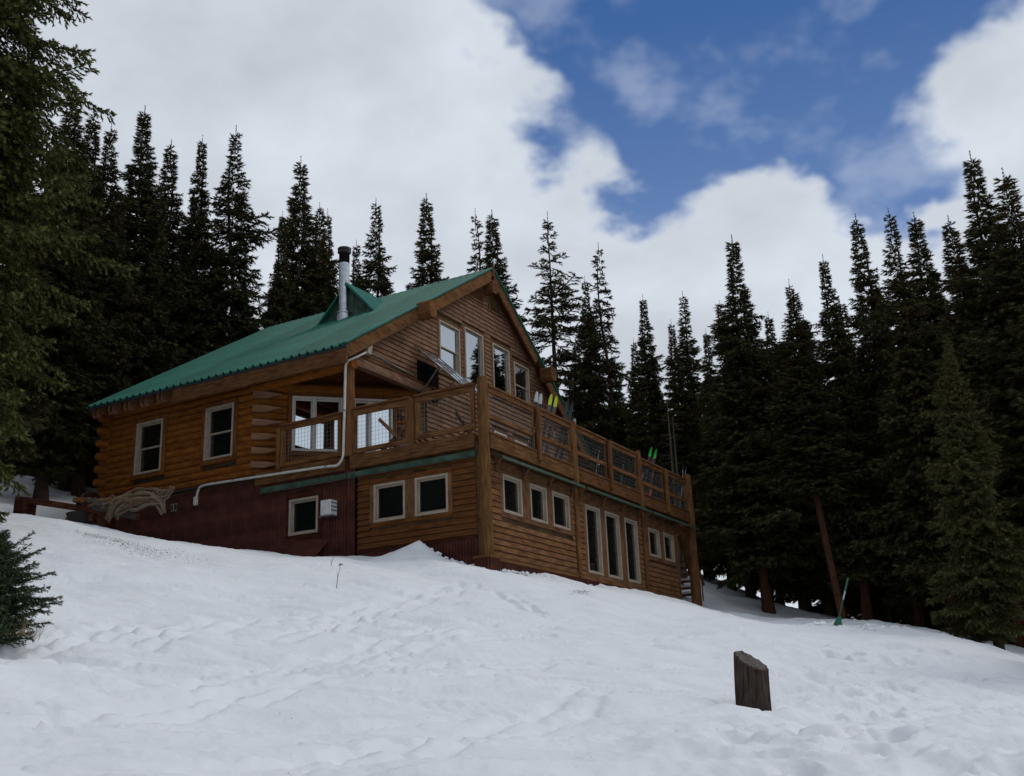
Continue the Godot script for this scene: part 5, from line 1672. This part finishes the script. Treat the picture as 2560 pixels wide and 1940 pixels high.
		s.prism([Vector2(-w, -w * 0.7), Vector2(w, -w * 0.8), Vector2(w * 0.6, w * 0.5), Vector2(0.0, w), Vector2(-w * 0.7, w * 0.4)], Vector3(0, 0, -ln / 2), Vector3.RIGHT, Vector3.UP, Vector3(0, r.randf_range(-0.12, 0.05), ln))
		part("split_log", s, pick([M.dead, M.log_end[1], M.log_end[3], M.timber[2], pale]), f)
	make_root(r)
	for k in 16:
		var p := Vector3(-1.7 + r.randf_range(-0.2, 0.2), 2.2 + r.randf_range(-0.12, 0.14), r.randf_range(-10.6, -8.4))
		var st2 := thing("stick", "bare pale stick thrown on the pile of wood", "stick", p, r.randf_range(-0.6, 0.6), "sticks on the wood pile")
		s = Shape.new()
		var ln := r.randf_range(0.3, 0.75)
		var bend := r.randf_range(-0.1, 0.12)
		s.tube([Vector3(0, 0, -ln / 2), Vector3(0.02, bend, 0), Vector3(0, bend * 0.4 + r.randf_range(-0.12, 0.12), ln / 2)], [0.022, 0.018, 0.007], 6)
		part("stick_wood", s, pick([M.dead, pale, M.log_end[2]]), st2)
	# dry stalks
	for a in [[-5.54, 0.40, 0.42, "dry weed stalk with seed head in snow before the siding"], [-3.6, -1.3, 0.25, "thin bare dry twig sticking out of snow near the heap"]]:
		var w := thing("dry_weed", a[3], "weed", Vector3(a[0], land(a[0], a[1]) - 0.05, a[1]))
		s = Shape.new()
		var h: float = a[2]
		s.tube([Vector3.ZERO, Vector3(0.02, h * 0.5, 0.01), Vector3(0.07, h, 0.03)], [0.006, 0.005, 0.003], 5)
		s.tube([Vector3(0.02, h * 0.5, 0.01), Vector3(-0.05, h * 0.75, 0.05)], [0.004, 0.002], 5)
		part("stalk", s, M.dead, w)
		if h > 0.4:
			s = Shape.new()
			for k in 5: lump(s, Vector3(0.07, h, 0.03) + Vector3(r.randf_range(-0.03, 0.03), r.randf_range(-0.01, 0.03), r.randf_range(-0.03, 0.03)), 0.014, 1.0, k)
			part("seed_head", s, M.log_end[2], w)
	# clods where the snow was thrown against the walls, and along the bank by the shovel
	s = Shape.new()
	for k in 330:
		var p := Vector3(-0.12 - absf(r.randfn(0, 0.12)), 0, r.randf_range(-9.5, 0.2)) if k < 170 else Vector3(r.randf_range(0.0, 12.8), 0, 0.18 + absf(r.randfn(0, 0.12)))
		var rad2 := r.randf_range(0.015, 0.06)
		p.y = land(p.x, p.z) + rad2 * 0.2
		lump(s, p, rad2, 0.8, k)
	for k in 120:
		var q := Vector3(r.randf_range(1.6, 6.5), 0, 0)
		q.z = 6.9 + (q.x - 2.0) * 0.25 + r.randfn(0, 0.35)
		var rad3 := r.randf_range(0.03, 0.16)
		q.y = land(q.x, q.z) + rad3 * 0.25
		lump(s, q, rad3, 0.75, 500 + k)
	var cl := part("snow_clods", s, M.snow, self)
	tag(cl, "small white snow clods scattered along the walls and bank", "snow", "", "stuff")
	# needles, bark and dirt lying on the snow
	s = Shape.new()
	s.tinted = true
	for k in 4600:
		var p := Vector2.ZERO
		if k < 3300:
			var t := r.randf()
			p = Vector2(-6.0, -5.2).lerp(Vector2(-6.6, -2.2), t) + Vector2(r.randfn(0, 0.16 + 0.25 * t), r.randfn(0, 0.3))
		elif k < 4000: p = Vector2(-0.79, 2.58) + Vector2(r.randfn(0, 0.22), r.randfn(0, 0.06)) + Vector2(0.5, -0.2) * r.randf()
		else: p = Vector2(r.randf_range(-15.5, 0.0), r.randf_range(-3.0, 9.5))
		var w := (0.002 + 0.011 * pow(r.randf(), 2.5)) if k < 4000 else r.randf_range(0.003, 0.007)
		var y := land(p.x, p.y) + 0.035
		var an := r.randf() * TAU
		var e := Vector3(cos(an), 0, sin(an)) * w
		var f := Vector3(-sin(an), 0.3, cos(an)) * w * r.randf_range(1.0, 3.0)
		s.tint = Color(0.05, 0.04, 0.03) * r.randf_range(0.5, 2.0)
		s.tri(Vector3(p.x, y, p.y) - e, Vector3(p.x, y, p.y) + e, Vector3(p.x, y, p.y) + f)
	var li := part("needle_litter", s, M.tint, self)
	tag(li, "dark specks of needles and dirt strewn on the snow", "litter", "", "stuff")

func make_root(r: RandomNumberGenerator) -> void:
	# a weathered root: twisted strands that meet in a crown
	var o := thing("driftwood_root", "large grey twisted driftwood root lying on top of the rack", "driftwood", Vector3(-1.75, 2.06, -8.62))
	var mats := [wood(0.42, 0.35, 0.27, false, 0.9, 1.0), wood(0.46, 0.35, 0.23, false, 0.9, 1.0), wood(0.36, 0.27, 0.17, false, 0.9, 1.0)]
	var arms := [
		[Vector3(0, 0.1, -0.6), Vector3(-0.1, 0.38, 0.0), Vector3(-0.05, 0.3, 0.7), Vector3(-0.12, -0.05, 1.15), Vector3(-0.1, -0.5, 1.3)],
		[Vector3(0, 0.0, -0.5), Vector3(-0.15, 0.1, 0.1), Vector3(-0.15, 0.02, 0.7), Vector3(-0.15, -0.2, 1.15), Vector3(-0.1, -0.62, 1.36)],
		[Vector3(0, 0.3, -0.2), Vector3(-0.05, 0.36, -0.6), Vector3(-0.15, 0.12, -1.0), Vector3(-0.2, -0.25, -1.2), Vector3(-0.2, -0.6, -1.35)],
		[Vector3(0, 0.1, 0.0), Vector3(-0.1, -0.1, -0.4), Vector3(-0.2, -0.3, -0.75), Vector3(-0.2, -0.55, -0.85)],
		[Vector3(0, 0.2, 0.6), Vector3(-0.05, 0.1, 1.0), Vector3(-0.05, 0.22, 1.45), Vector3(-0.05, 0.4, 1.65)],
		[Vector3(0.0, 0.35, 0.4), Vector3(0, 0.46, 0.0), Vector3(0, 0.44, -0.5), Vector3(-0.02, 0.47, -0.85)],
		[Vector3(-0.1, -0.1, -0.3), Vector3(-0.2, -0.15, 0.3), Vector3(-0.2, -0.12, 0.9), Vector3(-0.15, -0.25, 1.3)],
	]
	for a in arms:
		for strand in 9:
			var pts := []
			var rad := []
			var off := Vector3(r.randf_range(-0.14, 0.06), r.randf_range(-0.13, 0.13), r.randf_range(-0.1, 0.1))
			var m := 14
			for i in m:
				var t = float(i) / (m - 1) * (a.size() - 1)
				var k := mini(int(t), a.size() - 2)
				var p: Vector3 = a[k].cubic_interpolate(a[k + 1], a[maxi(k - 1, 0)], a[mini(k + 2, a.size() - 1)], t - k)
				var w := 1.0 - float(i) / (m - 1)
				p = Vector3(p.x, p.y * (0.45 if p.y > 0 else 0.62), p.z * 0.66)
				pts.append(p + off * (0.4 + 0.8 * w) + Vector3(sin(i * 0.9 + strand) * 0.015, cos(i * 1.1 + strand * 2) * 0.018, 0))
				rad.append(0.008 + (0.02 + 0.008 * (strand % 4)) * (0.35 + w) * r.randf_range(0.7, 1.25))
			var s := Shape.new()
			s.tube(pts, rad, 7)
			part("root_arm", s, mats[(strand + int(a[0].z * 10)) % 3], o)

# ---------------------------------------------------------------- all together
func _ready() -> void:
	rng.seed = 2024
	lens_basis = Basis(Vector3(TURN[0][0], TURN[1][0], TURN[2][0]), Vector3(TURN[0][1], TURN[1][1], TURN[2][1]), Vector3(TURN[0][2], TURN[1][2], TURN[2][2]))
	var cam := Camera3D.new()
	cam.name = "camera"
	cam.transform = Transform3D(lens_basis, EYE)
	cam.fov = rad_to_deg(2.0 * atan(970.0 / FOCAL))
	cam.near = 0.1
	cam.far = 600.0
	cam.current = true
	add_child(cam)
	var env := Environment.new()
	env.background_mode = Environment.BG_SKY
	env.tonemap_mode = Environment.TONE_MAPPER_LINEAR
	env.tonemap_exposure = 0.91
	env.sdfgi_enabled = true
	env.ssao_enabled = true
	env.ssil_enabled = true
	var pano := PanoramaSkyMaterial.new()
	pano.panorama = ImageTexture.create_from_image(sky_image())
	var sky := Sky.new()
	sky.sky_material = pano
	env.sky = sky
	var we := WorldEnvironment.new()
	we.name = "world"
	we.environment = env
	add_child(we)
	var sun := DirectionalLight3D.new()
	sun.name = "sun"
	sun.light_energy = 0.3
	sun.light_color = Color(1.0, 0.98, 0.95)
	sun.light_angular_distance = 18.0
	sun.shadow_enabled = true
	add_child(sun)
	sun.look_at_from_position(Vector3(24, 38, 18), Vector3.ZERO)
	print("sky ", Time.get_ticks_msec())
	make_materials()
	make_ground()
	print("ground ", Time.get_ticks_msec())
	make_cabin()
	print("cabin ", Time.get_ticks_msec())
	make_forest()
	print("forest ", Time.get_ticks_msec())
	make_deck_things()
	make_yard()
	print("done ", Time.get_ticks_msec())
